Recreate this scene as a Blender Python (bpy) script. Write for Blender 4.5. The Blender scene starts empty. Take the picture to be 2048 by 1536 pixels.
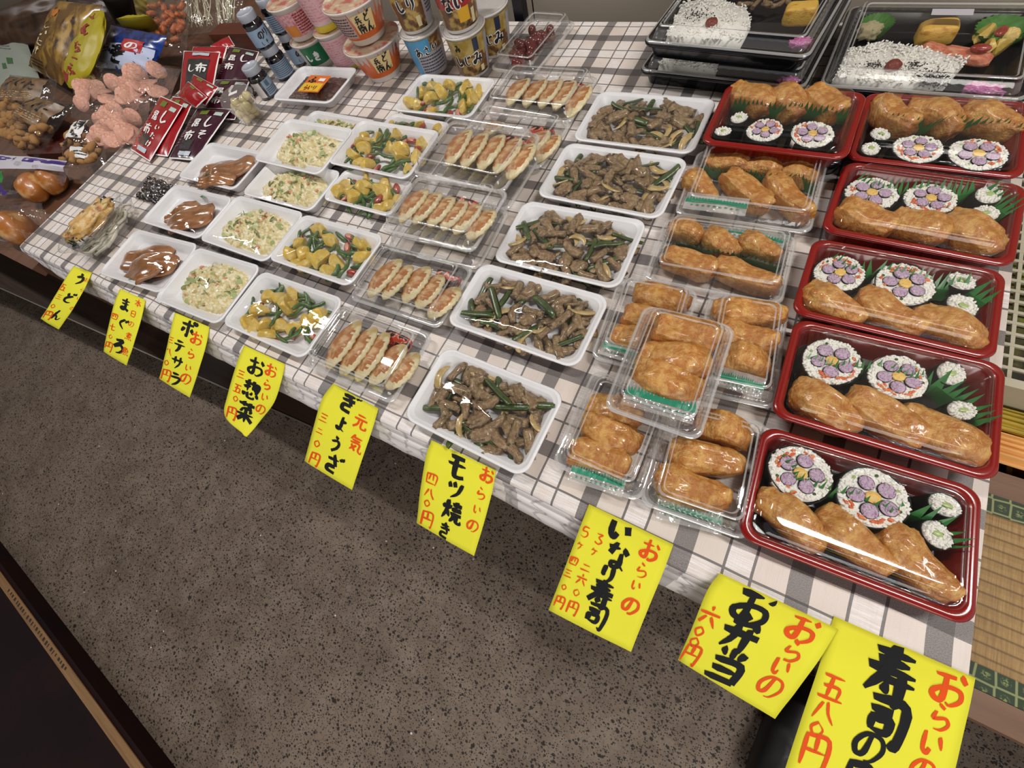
import bpy, bmesh, math, random
from math import sin, cos, pi, radians, sqrt, floor as mfloor
from mathutils import Vector, Matrix, noise, Euler
random.seed(7)
R = random.Random(11)
scene = bpy.context.scene
COL = scene.collection
S = 0.115            # one repeat of the plaid tablecloth in metres
AR = 0.97354
TZ = 0.62            # height of the table top above the concrete floor
# ---------------------------------------------------------------- camera
CR = ((0.8747638, 0.4355142, -0.2124046), (0.3310662, -0.8572761, -0.3943004), (-0.3538128, 0.2745998, -0.8940981))
FPX = 781.864
CP = Vector((15.34102*S, -0.78267*S, TZ+4.48823*S))
cam_data = bpy.data.cameras.new('camera'); cam = bpy.data.objects.new('camera', cam_data); COL.objects.link(cam)
cm = Matrix(((CR[0][0], -CR[1][0], -CR[2][0], CP.x), (CR[0][1], -CR[1][1], -CR[2][1], CP.y), (CR[0][2], -CR[1][2], -CR[2][2], CP.z), (0, 0, 0, 1)))
cam.matrix_world = cm
cam_data.sensor_width = 36; cam_data.lens = 36*FPX/2048; cam_data.clip_start = .01; cam_data.clip_end = 60
scene.camera = cam
# ---------------------------------------------------------------- world, lights, exposure
wd = bpy.data.worlds.new('World'); scene.world = wd; wd.use_nodes = True
wd.node_tree.nodes['Background'].inputs[0].default_value = (.93, .93, 1, 1)
wd.node_tree.nodes['Background'].inputs[1].default_value = .34
def area(name, loc, size, sy, energy, col, rot=(0, 0, 0)):
    l = bpy.data.lights.new(name, 'AREA'); l.shape = 'RECTANGLE'; l.size = size; l.size_y = sy; l.energy = energy; l.color = col
    o = bpy.data.objects.new(name, l); COL.objects.link(o); o.location = loc; o.rotation_euler = rot
    return o
area('ceiling_tube_light', (2.95, .50, 2.75), .9, .035, 26, (1, .96, .91))
area('ceiling_tube_light', (.25, .50, 2.75), 1.25, .05, 24, (1, .96, .92))
area('ceiling_tube_light', (-2.6, .45, 2.75), 1.25, .07, 12, (1, .97, .95))
area('front_fill_light', (2.9, -2.2, 1.9), 1.6, 1.2, 26, (1, .95, .88), (radians(60), 0, radians(20)))  # added front fill, brightens cloth overhang and floor; no such source in the shop
scene.view_settings.view_transform = 'Standard'; scene.view_settings.look = 'None'
scene.view_settings.gamma = 1; scene.view_settings.use_curve_mapping = False
scene.view_settings.exposure = 0.3
scene.cycles.transparent_max_bounces = 32
scene.cycles.max_bounces = 8
scene.cycles.caustics_reflective = False; scene.cycles.caustics_refractive = False
# ---------------------------------------------------------------- helpers
def ray(u, v, z=0.0):
    """photo pixel -> world point at height z (metres above the table top)"""
    c = ((u-1024)/FPX, (v-768)/FPX, 1)
    d = Vector([sum(CR[k][i]*c[k] for k in range(3)) for i in range(3)])
    t = (TZ+z-CP.z)/d.z
    return CP+d*t
def sc2(hexs):
    h = hexs.lstrip('#'); r = [int(h[i:i+2], 16)/255 for i in (0, 2, 4)]
    return tuple([(c/12.92 if c <= .04045 else ((c+.055)/1.055)**2.4) for c in r]+[1])
def tag(o, label=None, cat=None, group=None, kind=None):
    if label: o['label'] = label
    if cat: o['category'] = cat
    if group: o['group'] = group
    if kind: o['kind'] = kind
    return o
def link(o, parent=None, M=None):
    COL.objects.link(o)
    if parent: o.parent = parent
    if M is not None: o.matrix_basis = M
    return o
def empty(name, M, label=None, cat=None, group=None):
    o = bpy.data.objects.new(name, None); o.empty_display_size = .02
    link(o, None, M); return tag(o, label, cat, group)
def inst(name, me, M=None, parent=None, label=None, cat=None, group=None, kind=None):
    o = bpy.data.objects.new(name, me); link(o, parent, M); return tag(o, label, cat, group, kind)
def mesh(name, V, F, mats, smooth=True, mi=None, uv=None):
    me = bpy.data.meshes.new(name); me.from_pydata([tuple(v) for v in V], [], F)
    for m in (mats if isinstance(mats, (list, tuple)) else [mats]): me.materials.append(m)
    if mi: me.polygons.foreach_set('material_index', mi)
    if smooth: me.polygons.foreach_set('use_smooth', [True]*len(me.polygons))
    me.update(); return me
def T(x=0, y=0, z=0): return Matrix.Translation((x, y, z))
def RZ(a): return Matrix.Rotation(a, 4, 'Z')
def RX(a): return Matrix.Rotation(a, 4, 'X')
def RY(a): return Matrix.Rotation(a, 4, 'Y')
def SC(x, y=None, z=None):
    y = x if y is None else y; z = x if z is None else z
    return Matrix.Diagonal((x, y, z, 1))
class MB:
    """collects shapes into one mesh"""
    def __init__(s): s.V = []; s.F = []; s.I = []
    def add(s, V, F, i=0, M=None):
        n = len(s.V); s.V += [(M @ Vector(v)) if M is not None else Vector(v) for v in V]
        s.F += [tuple(a+n for a in f) for f in F]; s.I += [i]*len(F)
    def box(s, x0, x1, y0, y1, z0, z1, i=0, M=None):
        V = [(x, y, z) for z in (z0, z1) for y in (y0, y1) for x in (x0, x1)]
        s.add(V, [(0, 2, 3, 1), (4, 5, 7, 6), (0, 1, 5, 4), (2, 6, 7, 3), (0, 4, 6, 2), (1, 3, 7, 5)], i, M)
    def mesh(s, name, mats, smooth=True): return mesh(name, s.V, s.F, mats, smooth, s.I)
def loft(rings, cap0=True, cap1=True, closed=True):
    n = len(rings[0]); V = []; F = []
    for r in rings: V += list(r)
    for k in range(len(rings)-1):
        for i in range(n if closed else n-1):
            j = (i+1) % n; F.append((k*n+i, k*n+j, (k+1)*n+j, (k+1)*n+i))
    if cap0: F.append(tuple(range(n-1, -1, -1)))
    if cap1: F.append(tuple((len(rings)-1)*n+i for i in range(n)))
    return V, F
def rr(w, d, r, z, ns=6, mod=None, es=1):
    """rounded rectangle ring; es = points per straight side"""
    r = max(min(r, w/2-.0005, d/2-.0005), .0004); P = []
    cs = [(w/2-r, -d/2+r, -pi/2), (w/2-r, d/2-r, 0), (-w/2+r, d/2-r, pi/2), (-w/2+r, -d/2+r, pi)]
    for k, (cx, cy, a0) in enumerate(cs):
        for i in range(ns+1):
            a = a0+pi/2*i/ns; P.append([cx+r*cos(a), cy+r*sin(a), z, cos(a), sin(a)])
        nx, ny, na = cs[(k+1) % 4]; q = P[-1]; a = na; e = [nx+r*cos(a), ny+r*sin(a)]
        for i in range(1, es):
            t = i/es; P.append([q[0]*(1-t)+e[0]*t, q[1]*(1-t)+e[1]*t, z, cos(na), sin(na)])
    if mod:
        for i, p in enumerate(P):
            m = mod(i, p); p[0] += p[3]*m; p[1] += p[4]*m
    return [Vector(p[:3]) for p in P]
def lathe(prof, n=24, cap0=True, cap1=True):
    rings = [[Vector((r*cos(2*pi*i/n), r*sin(2*pi*i/n), z)) for i in range(n)] for r, z in prof]
    return loft(rings, cap0, cap1)
def tube(pts, rad, n=8, cap=True):
    rings = []; pts = [Vector(p) for p in pts]; up = None
    for i, p in enumerate(pts):
        d = (pts[min(i+1, len(pts)-1)]-pts[max(i-1, 0)]).normalized()
        if up is None: up = Vector((0, 0, 1)) if abs(d.z) < .9 else Vector((1, 0, 0))
        a = d.cross(up)
        if a.length < 1e-6: a = d.orthogonal()
        a.normalize(); b = a.cross(d).normalized(); up = b
        r = rad[i] if isinstance(rad, (list, tuple)) else rad
        ra, rb = (r if isinstance(r, tuple) else (r, r))
        rings.append([p+a*ra*cos(2*pi*k/n)+b*rb*sin(2*pi*k/n) for k in range(n)])
    return loft(rings, cap, cap)
def blob(nu=16, nv=10):
    V = [(0, 0, -1)]; F = []
    for j in range(1, nv):
        t = -pi/2+pi*j/nv
        V += [(cos(t)*cos(2*pi*i/nu), cos(t)*sin(2*pi*i/nu), sin(t)) for i in range(nu)]
    V.append((0, 0, 1)); n = len(V)
    for i in range(nu):
        F.append((0, 1+(i+1) % nu, 1+i)); F.append((n-1, n-1-nu+i, n-1-nu+(i+1) % nu))
    for j in range(nv-2):
        for i in range(nu):
            a = 1+j*nu+i; b = 1+j*nu+(i+1) % nu; F.append((a, b, b+nu, a+nu))
    return [Vector(v) for v in V], F
def super_(v, e):
    f = lambda x: math.copysign(abs(x)**e, x)
    return Vector((f(v.x), f(v.y), f(v.z)))
def fb(p, sc=1, o=3): return noise.fractal(Vector(p)*sc, 1.0, 2.0, o)
def fitrect(c, z):
    """four rim corners in the photo (TL,TR,BR,BL) -> matrix on table, width, depth"""
    P = [ray(u, v, z) for u, v in c]; ctr = sum(P, Vector())/4
    e = ((P[1]-P[0])+(P[2]-P[3]))/2; a = math.atan2(e.y, e.x)
    g = ((P[0]-P[3])+(P[1]-P[2]))/2; dn = Vector((-sin(a), cos(a), 0))
    return ctr, a, e.length, abs(g.dot(dn))
# ---------------------------------------------------------------- materials
MC = {}
def pm(name, col, rough=.5, spec=.5, trans=0, bump=None, var=None, sss=0, coat=0, alpha=1, metal=0, emis=0):
    """principled material; var=(colour2, scale, contrast, detail), bump=(scale, strength)"""
    if name in MC: return MC[name]
    m = bpy.data.materials.new(name); m.use_nodes = True; nt = m.node_tree; b = nt.nodes['Principled BSDF']
    c = sc2(col) if isinstance(col, str) else col
    b.inputs['Base Color'].default_value = c; b.inputs['Roughness'].default_value = rough
    b.inputs['Specular IOR Level'].default_value = spec; b.inputs['Metallic'].default_value = metal
    b.inputs['Coat Weight'].default_value = coat; b.inputs['Coat Roughness'].default_value = .12
    if sss: b.inputs['Subsurface Weight'].default_value = sss; b.inputs['Subsurface Radius'].default_value = (.004, .003, .002); b.inputs['Subsurface Scale'].default_value = 1
    tc = nt.nodes.new('ShaderNodeTexCoord')
    if var:
        vs = var if isinstance(var, list) else [var]; prev = None
        for k, (c2, s_, lo, hi) in enumerate(vs):
            n = nt.nodes.new('ShaderNodeTexNoise'); n.inputs['Scale'].default_value = s_; n.inputs['Detail'].default_value = 4
            nt.links.new(tc.outputs['Object'], n.inputs['Vector'])
            mr = nt.nodes.new('ShaderNodeMapRange'); mr.inputs[1].default_value = lo; mr.inputs[2].default_value = hi
            nt.links.new(n.outputs['Fac'], mr.inputs[0])
            mx = nt.nodes.new('ShaderNodeMix'); mx.data_type = 'RGBA'
            nt.links.new(mr.outputs[0], mx.inputs[0])
            if prev: nt.links.new(prev, mx.inputs[6])
            else: mx.inputs[6].default_value = c
            mx.inputs[7].default_value = sc2(c2); prev = mx.outputs[2]
        nt.links.new(prev, b.inputs['Base Color'])
    if bump:
        n = nt.nodes.new('ShaderNodeTexNoise'); n.inputs['Scale'].default_value = bump[0]; n.inputs['Detail'].default_value = 3
        nt.links.new(tc.outputs['Object'], n.inputs['Vector'])
        bp = nt.nodes.new('ShaderNodeBump'); bp.inputs['Strength'].default_value = bump[1]; bp.inputs['Distance'].default_value = .002
        nt.links.new(n.outputs['Fac'], bp.inputs['Height']); nt.links.new(bp.outputs[0], b.inputs['Normal'])
    if emis: b.inputs['Emission Color'].default_value = c; b.inputs['Emission Strength'].default_value = emis
    MC[name] = m; return m
def clear(name, tint=(1, 1, 1), lo=.05, hi=.75, rough=.05, haze=.0, bump=None):
    """thin clear plastic: transparent with edge-weighted gloss"""
    if name in MC: return MC[name]
    m = bpy.data.materials.new(name); m.use_nodes = True; nt = m.node_tree
    for n in list(nt.nodes): nt.nodes.remove(n)
    out = nt.nodes.new('ShaderNodeOutputMaterial'); tr = nt.nodes.new('ShaderNodeBsdfTransparent'); tr.inputs[0].default_value = (*tint, 1)
    gl = nt.nodes.new('ShaderNodeBsdfGlossy'); gl.inputs['Roughness'].default_value = rough; gl.inputs[0].default_value = (1, 1, 1, 1)
    lw = nt.nodes.new('ShaderNodeLayerWeight'); lw.inputs[0].default_value = .35
    mr = nt.nodes.new('ShaderNodeMapRange'); mr.inputs[1].default_value = 0; mr.inputs[2].default_value = 1
    mr.inputs[3].default_value = lo; mr.inputs[4].default_value = hi; pw = nt.nodes.new('ShaderNodeMath'); pw.operation = 'POWER'; pw.inputs[1].default_value = 2.6; nt.links.new(lw.outputs['Facing'], pw.inputs[0]); nt.links.new(pw.outputs[0], mr.inputs[0])
    mx = nt.nodes.new('ShaderNodeMixShader'); nt.links.new(mr.outputs[0], mx.inputs[0]); nt.links.new(tr.outputs[0], mx.inputs[1]); nt.links.new(gl.outputs[0], mx.inputs[2])
    last = mx
    if haze:
        df = nt.nodes.new('ShaderNodeBsdfDiffuse'); df.inputs[0].default_value = (.9, .9, .9, 1)
        m2 = nt.nodes.new('ShaderNodeMixShader'); m2.inputs[0].default_value = haze
        nt.links.new(mx.outputs[0], m2.inputs[1]); nt.links.new(df.outputs[0], m2.inputs[2]); last = m2
    if bump:
        tc = nt.nodes.new('ShaderNodeTexCoord'); n = nt.nodes.new('ShaderNodeTexNoise'); n.inputs['Scale'].default_value = bump[0]; n.inputs['Detail'].default_value = 2
        nt.links.new(tc.outputs['Object'], n.inputs['Vector']); bp = nt.nodes.new('ShaderNodeBump'); bp.inputs['Strength'].default_value = bump[1]; bp.inputs['Distance'].default_value = .004
        nt.links.new(n.outputs['Fac'], bp.inputs['Height']); nt.links.new(bp.outputs[0], gl.inputs['Normal']); nt.links.new(bp.outputs[0], lw.inputs['Normal'])
    nt.links.new(last.outputs[0], out.inputs[0]); MC[name] = m; return m
FILM = clear('cling_film', lo=.035, hi=.5, rough=.03, haze=.008, bump=(30, .25))
CLEAR = clear('clear_plastic', lo=.035, hi=.9, rough=.02, haze=.004)
BAGP = clear('bag_film', lo=.06, hi=.8, rough=.06, haze=.012, bump=(45, 1.0))
EDGE = clear('clear_plastic_edge', lo=.20, hi=.97, rough=.05, haze=.26)  # white haze mixed into the colour stands for bright reflections along the rims
WALL = clear('clear_plastic_wall', lo=.08, hi=.95, rough=.06, haze=.06)  # weaker white haze, also painted in for reflections on the side walls
FOAM = pm('white_foam', '#EDEDF0', .38, .4, bump=(500, .08))
REDP = pm('red_plastic', '#86130F', .22, .6, coat=.3)
BLKP = pm('black_plastic', '#0B0C12', .18, .6)
INARI = pm('fried_tofu', '#B57430', .34, .5, bump=(26, 1.0), var=[('#D2A058', 8, .4, .6), ('#965822', 3, .52, .75)], coat=.35)
RICE = pm('rice', '#F0EEE6', .45, .4)
NORI = pm('nori', '#0D100D', .5, .3, bump=(300, .3))
YPAP = pm('yellow_paper', '#E8E43E', .75, .15, bump=(60, .1))
INKB = pm('black_ink', '#1D1E20', .7, .15)
INKR = pm('red_ink', '#E4541C', .7, .15)
CLOTHG = None
# ---------------------------------------------------------------- node expression helper
class NT:
    def __init__(s, name):
        s.m = bpy.data.materials.new(name); s.m.use_nodes = True; s.t = s.m.node_tree; s.b = s.t.nodes['Principled BSDF']
        s.tc = s.t.nodes.new('ShaderNodeTexCoord')
    def n(s, ty, ins=None, **kw):
        x = s.t.nodes.new(ty)
        for k, v in kw.items(): setattr(x, k, v)
        for k, v in (ins or {}).items():
            if hasattr(v, 'is_linked') or hasattr(v, 'links'): s.t.links.new(v, x.inputs[k])
            else: x.inputs[k].default_value = v
        return x
    def ma(s, op, a, b=0.0, c=0.0):
        return s.n('ShaderNodeMath', {0: a, 1: b, 2: c}, operation=op).outputs[0]
    def mix(s, f, a, b, blend='MIX'):
        return s.n('ShaderNodeMix', {0: f, 6: a, 7: b}, data_type='RGBA', blend_type=blend).outputs[2]
    def noise(s, scale, detail=3, rough=.5, vec=None):
        return s.n('ShaderNodeTexNoise', {'Vector': vec or s.tc.outputs['Object'], 'Scale': scale, 'Detail': detail, 'Roughness': rough}).outputs['Fac']
    def rng(s, v, a, b, c=0.0, d=1.0): return s.n('ShaderNodeMapRange', {0: v, 1: a, 2: b, 3: c, 4: d}).outputs[0]
    def col(s, c): s.t.links.new(c, s.b.inputs['Base Color'])
    def bump(s, h, st=.4, d=.002):
        s.t.links.new(s.n('ShaderNodeBump', {'Height': h, 'Strength': st, 'Distance': d}).outputs[0], s.b.inputs['Normal'])
    def vecmul(s, x, y, z, rot=(0, 0, 0)):
        return s.n('ShaderNodeMapping', {'Vector': s.tc.outputs['Object'], 'Scale': (x, y, z), 'Rotation': rot}).outputs[0]

def plaid_material():
    k = NT('plaid_tablecloth'); k.b.inputs['Roughness'].default_value = .42; k.b.inputs['Specular IOR Level'].default_value = .35
    sp = k.n('ShaderNodeSeparateXYZ', {0: k.tc.outputs['Object']})
    w = k.rng(k.noise(9, 1), 0, 1, -.035, .035)
    def axis(c, per):
        u = k.ma('ADD', k.ma('DIVIDE', c, per), w)
        f = k.ma('FRACT', k.ma('ADD', u, 20.5))                 # .5 = middle of the wide stripe
        thick = k.ma('LESS_THAN', k.ma('ABSOLUTE', k.ma('SUBTRACT', f, .5)), .093)
        g = k.ma('FRACT', k.ma('ADD', u, 20.0))
        d = k.ma('ABSOLUTE', k.ma('SUBTRACT', g, .5))           # thin lines at +-.122 from the middle
        thin = k.ma('LESS_THAN', k.ma('ABSOLUTE', k.ma('SUBTRACT', d, .1215)), .0125)
        mid = k.ma('LESS_THAN', d, .1215)
        return thick, thin, mid
    tx, nx, mx_ = axis(sp.outputs[0], S); ty, ny, my_ = axis(sp.outputs[1], S*AR)
    st = k.noise(1, 4, .7, k.vecmul(28, 900, 1)); st2 = k.noise(1, 4, .7, k.vecmul(900, 28, 1))
    base = k.mix(k.rng(k.noise(14, 2), .35, .65), sc2('#D9CDC3'), sc2('#E3D8D0'))
    base = k.mix(k.ma('MULTIPLY', k.ma('MAXIMUM', mx_, my_), k.rng(st, .42, .62)), base, sc2('#F2F0F2'))
    base = k.mix(k.ma('MULTIPLY', k.rng(st2, .5, .75), .25), base, sc2('#B9ABA2'))
    gr = k.rng(k.noise(900, 2, .8), .3, .7, .48, .74)
    c = k.mix(k.ma('MULTIPLY', k.ma('MAXIMUM', tx, ty), k.ma('SUBTRACT', 1.42, gr)), base, sc2('#5C5658'))
    c = k.mix(k.ma('MULTIPLY', k.ma('MULTIPLY', tx, ty), .55), c, sc2('#2F2B2E'))
    c = k.mix(k.ma('MULTIPLY', k.ma('MAXIMUM', nx, ny), .8), c, sc2('#3E393C'))
    k.col(c); k.bump(k.noise(700, 2), .08); return k.m
PLAID = plaid_material()
def concrete():
    k = NT('speckled_concrete'); k.b.inputs['Roughness'].default_value = .75
    base = k.mix(k.rng(k.noise(3.2, 5, .6), .35, .68), sc2('#7E6E60'), sc2('#65564A'))
    base = k.mix(k.rng(k.noise(14, 6, .65), .45, .75), base, sc2('#8A7C6E'))
    base = k.mix(k.rng(k.noise(160, 3, .7), .5, .72, 0, .6), base, sc2('#4A4038'))
    dist = k.n('ShaderNodeVectorMath', {0: k.tc.outputs['Object'], 1: k.n('ShaderNodeTexNoise', {'Vector': k.tc.outputs['Object'], 'Scale': 90.0}).outputs['Color']}, operation='ADD')
    wob = k.n('ShaderNodeMapping', {'Vector': k.tc.outputs['Object'], 'Scale': (1.0, 1.3, 1)}).outputs[0]
    for sc_, th, dens in ((58, .22, .42), (105, .27, .55), (210, .30, .6), (15, .07, .16)):
        v = k.n('ShaderNodeTexVoronoi', {'Vector': wob, 'Scale': float(sc_), 'Randomness': 1.0})
        v2 = k.ma('ADD', v.outputs['Distance'], k.rng(k.noise(sc_*6, 2), 0, 1, -.12, .12))
        rnd = k.n('ShaderNodeSeparateColor', {0: v.outputs['Color']}).outputs[0]
        sp = k.ma('MULTIPLY', k.rng(v2, th, th+.06, 1, 0), k.rng(rnd, dens, dens+.1, 1, 0))
        base = k.mix(k.ma('MULTIPLY', sp, .95), base, sc2('#1E1510'))
    v = k.n('ShaderNodeTexVoronoi', {'Vector': wob, 'Scale': 30.0}); rnd = k.n('ShaderNodeSeparateColor', {0: v.outputs['Color']}).outputs[1]
    base = k.mix(k.ma('MULTIPLY', k.rng(v.outputs['Distance'], .08, .1, 1, 0), k.rng(rnd, .05, .06, 1, 0)), base, sc2('#D8D0C4'))
    k.col(base); k.bump(k.noise(120, 4), .25); return k.m
def wood(name, a, b, sx=3, sy=60, rough=.45):
    k = NT(name); k.b.inputs['Roughness'].default_value = rough
    f = k.noise(1, 5, .65, k.vecmul(sx, sy, sy)); k.col(k.mix(k.rng(f, .32, .7), sc2(a), sc2(b))); k.bump(f, .15); return k.m
DARKW = wood('dark_lacquered_wood', '#241612', '#38241C'); BRW = wood('brown_bench_wood', '#5B3E2A', '#7A573B'); TRIMW = wood('pale_trim_wood', '#A07C50', '#7C5A38', 4, 120)
DEEPW = wood('dark_step_wood', '#2C2019', '#453228')
def struct_box(name, x0, x1, y0, y1, z0, z1, m):
    b = MB(); b.box(x0, x1, y0, y1, z0, z1)
    o = inst(name, b.mesh(name, m, False)); o['kind'] = 'structure'; return o
ZT = TZ
struct_box('floor', -4, 5, -3.5, 3, -.05, 0, concrete())
struct_box('wall_back', -4, 5, 1.30, 1.36, 0, 2.9, pm('plaster_wall', '#8F8578', .8, .2, var=('#7F7468', 3, .35, .65)))
struct_box('ceiling', -4, 5, -3.5, 1.36, 2.9, 2.95, pm('ceiling_board', '#8A8378', .9, .2))
struct_box('wall_left', -4.05, -4, -3.5, 1.36, 0, 2.9, pm('dim_wall', '#5C5248', .8, .2))
struct_box('baseboard_back', -.2, 2.6, 1.24, 1.30, ZT-.2, ZT+.012, pm('wall_ledge', '#ABA092', .7, .2))
struct_box('trim_1', -.2, 2.6, 1.285, 1.30, ZT+.30, ZT+.36, pm('dark_trim', '#3A2E26', .6, .2))
# ---------------------------------------------------------------- table under the cloth
X0, X1, Y0, Y1 = .86*S, 18.2*S, -.56*S, 8.3*S
tb = empty('display_table', T((X0+X1)/2, (Y0+Y1)/2, 0), 'long low display table hidden under the grey plaid cloth', 'table')
def child_box(name, par, x0, x1, y0, y1, z0, z1, m):
    b = MB(); b.box(x0, x1, y0, y1, z0, z1); me = b.mesh(name, m, False); o = inst(name, me, None, par)
    o.matrix_parent_inverse = par.matrix_basis.inverted(); return o
child_box('table_board', tb, X0+.005, X1-.005, Y0+.008, Y1, ZT-.026, ZT-.0015, BRW)
for lx, ly in ((X0+.08, Y0+.07), (X1-.12, Y0+.07), (X0+.08, Y1-.08), (X1-.12, Y1-.08)):
    child_box('leg', tb, lx, lx+.05, ly, ly+.05, 0, ZT-.026, DARKW)
# ---------------------------------------------------------------- cloth
b = MB(); nx = 240
def cl_edge(x):    # slightly wandering front edge
    return Y0+.0045*noise.noise(Vector((x*3, 0, 4)))+.003
rows = [(Y1, 0), (Y1*.5, 0), (0, 0), None]
V = []; F = []
prof = [('e', .010, 0), ('e', .002, -.0005), ('e', -.001, -.003), ('e', -.003, -.008)]
for i in range(nx+1):
    x = X0+(X1-X0)*i/nx; e = cl_edge(x)
    V += [(x, Y1, ZT), (x, Y1*.5, ZT), (x, .05, ZT), (x, e+.010, ZT), (x, e+.002, ZT-.0006), (x, e-.001, ZT-.003), (x, e-.0025, ZT-.007)]
m = 7
for i in range(nx):
    for j in range(m-1): a = i*m+j; F.append((a, a+1, a+1+m, a+m))
cloth = inst('tablecloth', mesh('tablecloth', V, F, PLAID), T(0, 0, 0), None, 'grey and cream plaid vinyl cloth spread over the long table', 'tablecloth')
# loose overhang folded along the front
def hem_material():
    k = NT('folded_cloth_hem'); k.b.inputs['Roughness'].default_value = .35
    w = k.n('ShaderNodeTexWave', {'Vector': k.vecmul(9, 60, 60), 'Scale': 0.9, 'Distortion': 7.0, 'Detail': 3.0, 'Detail Scale': 1.2}, wave_type='BANDS')
    c = k.mix(k.rng(w.outputs['Fac'], .0, .09, .45, 0), sc2('#EFE9E8'), sc2('#5A5256'))
    sp = k.n('ShaderNodeSeparateXYZ', {0: k.tc.outputs['Object']})
    f = k.ma('FRACT', k.ma('ADD', k.ma('DIVIDE', sp.outputs[0], S), k.rng(k.noise(6, 1), 0, 1, 20.2, 20.8)))
    c = k.mix(k.ma('MULTIPLY', k.ma('LESS_THAN', k.ma('ABSOLUTE', k.ma('SUBTRACT', f, .5)), .08), .5), c, sc2('#7A7478')); k.col(c); return k.m
V = []; F = []; m = 9
for i in range(nx+1):
    x = X0+(X1-X0)*i/nx; e = cl_edge(x); t = i/nx
    q = min(1, t*9)*(1 if t < .985 else (1-t)/.015*.6+.4); q = .25+.75*q
    n1 = noise.noise(Vector((x*7, 1.3, 0))); n2 = noise.noise(Vector((x*16, 7.3, 0)))
    pr = [(-.0025, -.006), (-.006, -.011), (-.006, -.016), (-.009, -.019), (-.013, -.022), (-.014, -.030), (-.020, -.036), (-.026-.004*n1, -.046+.004*n2), (-.027-.005*n1, -.058+.008*n1)]
    for j, (dy, dz) in enumerate(pr):
        k = q if j > 1 else 1
        V.append((x, e+dy*k+.0018*noise.noise(Vector((x*30, j*2.1, 0)))*(j > 2), ZT+dz*k))
for i in range(nx):
    for j in range(m-1): a = i*m+j; F.append((a, a+1, a+1+m, a+m))
inst('cloth_overhang', mesh('cloth_overhang', V, F, hem_material()), None, cloth)
# ---------------------------------------------------------------- step, side bench, counter, tatami bench
o = struct_box('trim_2', -3.4, .95, -.13, .6, 0, .26, DEEPW)
me = o.data
for v in me.vertices:
    if v.co.y < 0: v.co.y = -.185+.053*(v.co.x)
b = MB(); b.box(-3.4, .95, -.004, 0, -.004, .002)
o = inst('trim_3', b.mesh('trim_3', pm('worn_metal_edge', '#B8B2A8', .35, .6, metal=.7), False), T(0, -.184, .26) @ RZ(.053)); o['kind'] = 'structure'
sb = empty('side_bench', T(-.6, .5, 0), 'dark brown wooden bench left of the plaid table carrying the snack bags', 'bench')
ZS = ZT-.055
child_box('bench_top', sb, -1.9, .082, -.10, 1.22, ZS-.03, ZS, wood('bench_top_wood', '#5A3C2C', '#74503A', 40, 4))
child_box('bench_panel', sb, -1.88, .076, -.085, 1.2, .262, ZS-.03, DARKW)
child_box('rail', sb, -1.88, .079, -.09, -.06, .262, .30, BRW)
child_box('stile', sb, .05, .080, -.09, -.05, .262, ZS-.03, BRW)
# opposite counter in the lower left corner of the photo
P = [ray(0, 1155, -.575), ray(283, 1545, -.575)]; d = (P[1]-P[0]).normalized(); a = math.atan2(d.y, d.x)
ct = empty('dark_counter', T(P[0].x, P[0].y, 0) @ RZ(a), 'dark brown lacquered counter with a pale wooden edge strip, near left', 'counter')
b = MB(); b.box(-2, 2.2, -.8, .024, 0, TZ-.576); inst('cabinet', b.mesh('cabinet', pm('dark_lacquer', '#24110E', .6, .15, var=('#1A0D10', 5, .4, .6)), False), None, ct)
b = MB(); b.box(-2, 2.2, -.013, .011, TZ-.5758, TZ-.5735); inst('edge_strip', b.mesh('edge_strip', TRIMW, False), None, ct)
b = MB(); rr_ = random.Random(3)
for i in range(26):
    x = -.02+i*.017+rr_.uniform(-.003, .003); w_ = rr_.uniform(.003, .010); b.box(x+.1, x+.1+w_, -.003-rr_.uniform(0, .004), .004, TZ-.57345, TZ-.5732)
inst('stain', b.mesh('stain', pm('dark_stain', '#3A2616', .6)), None, ct)
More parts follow.
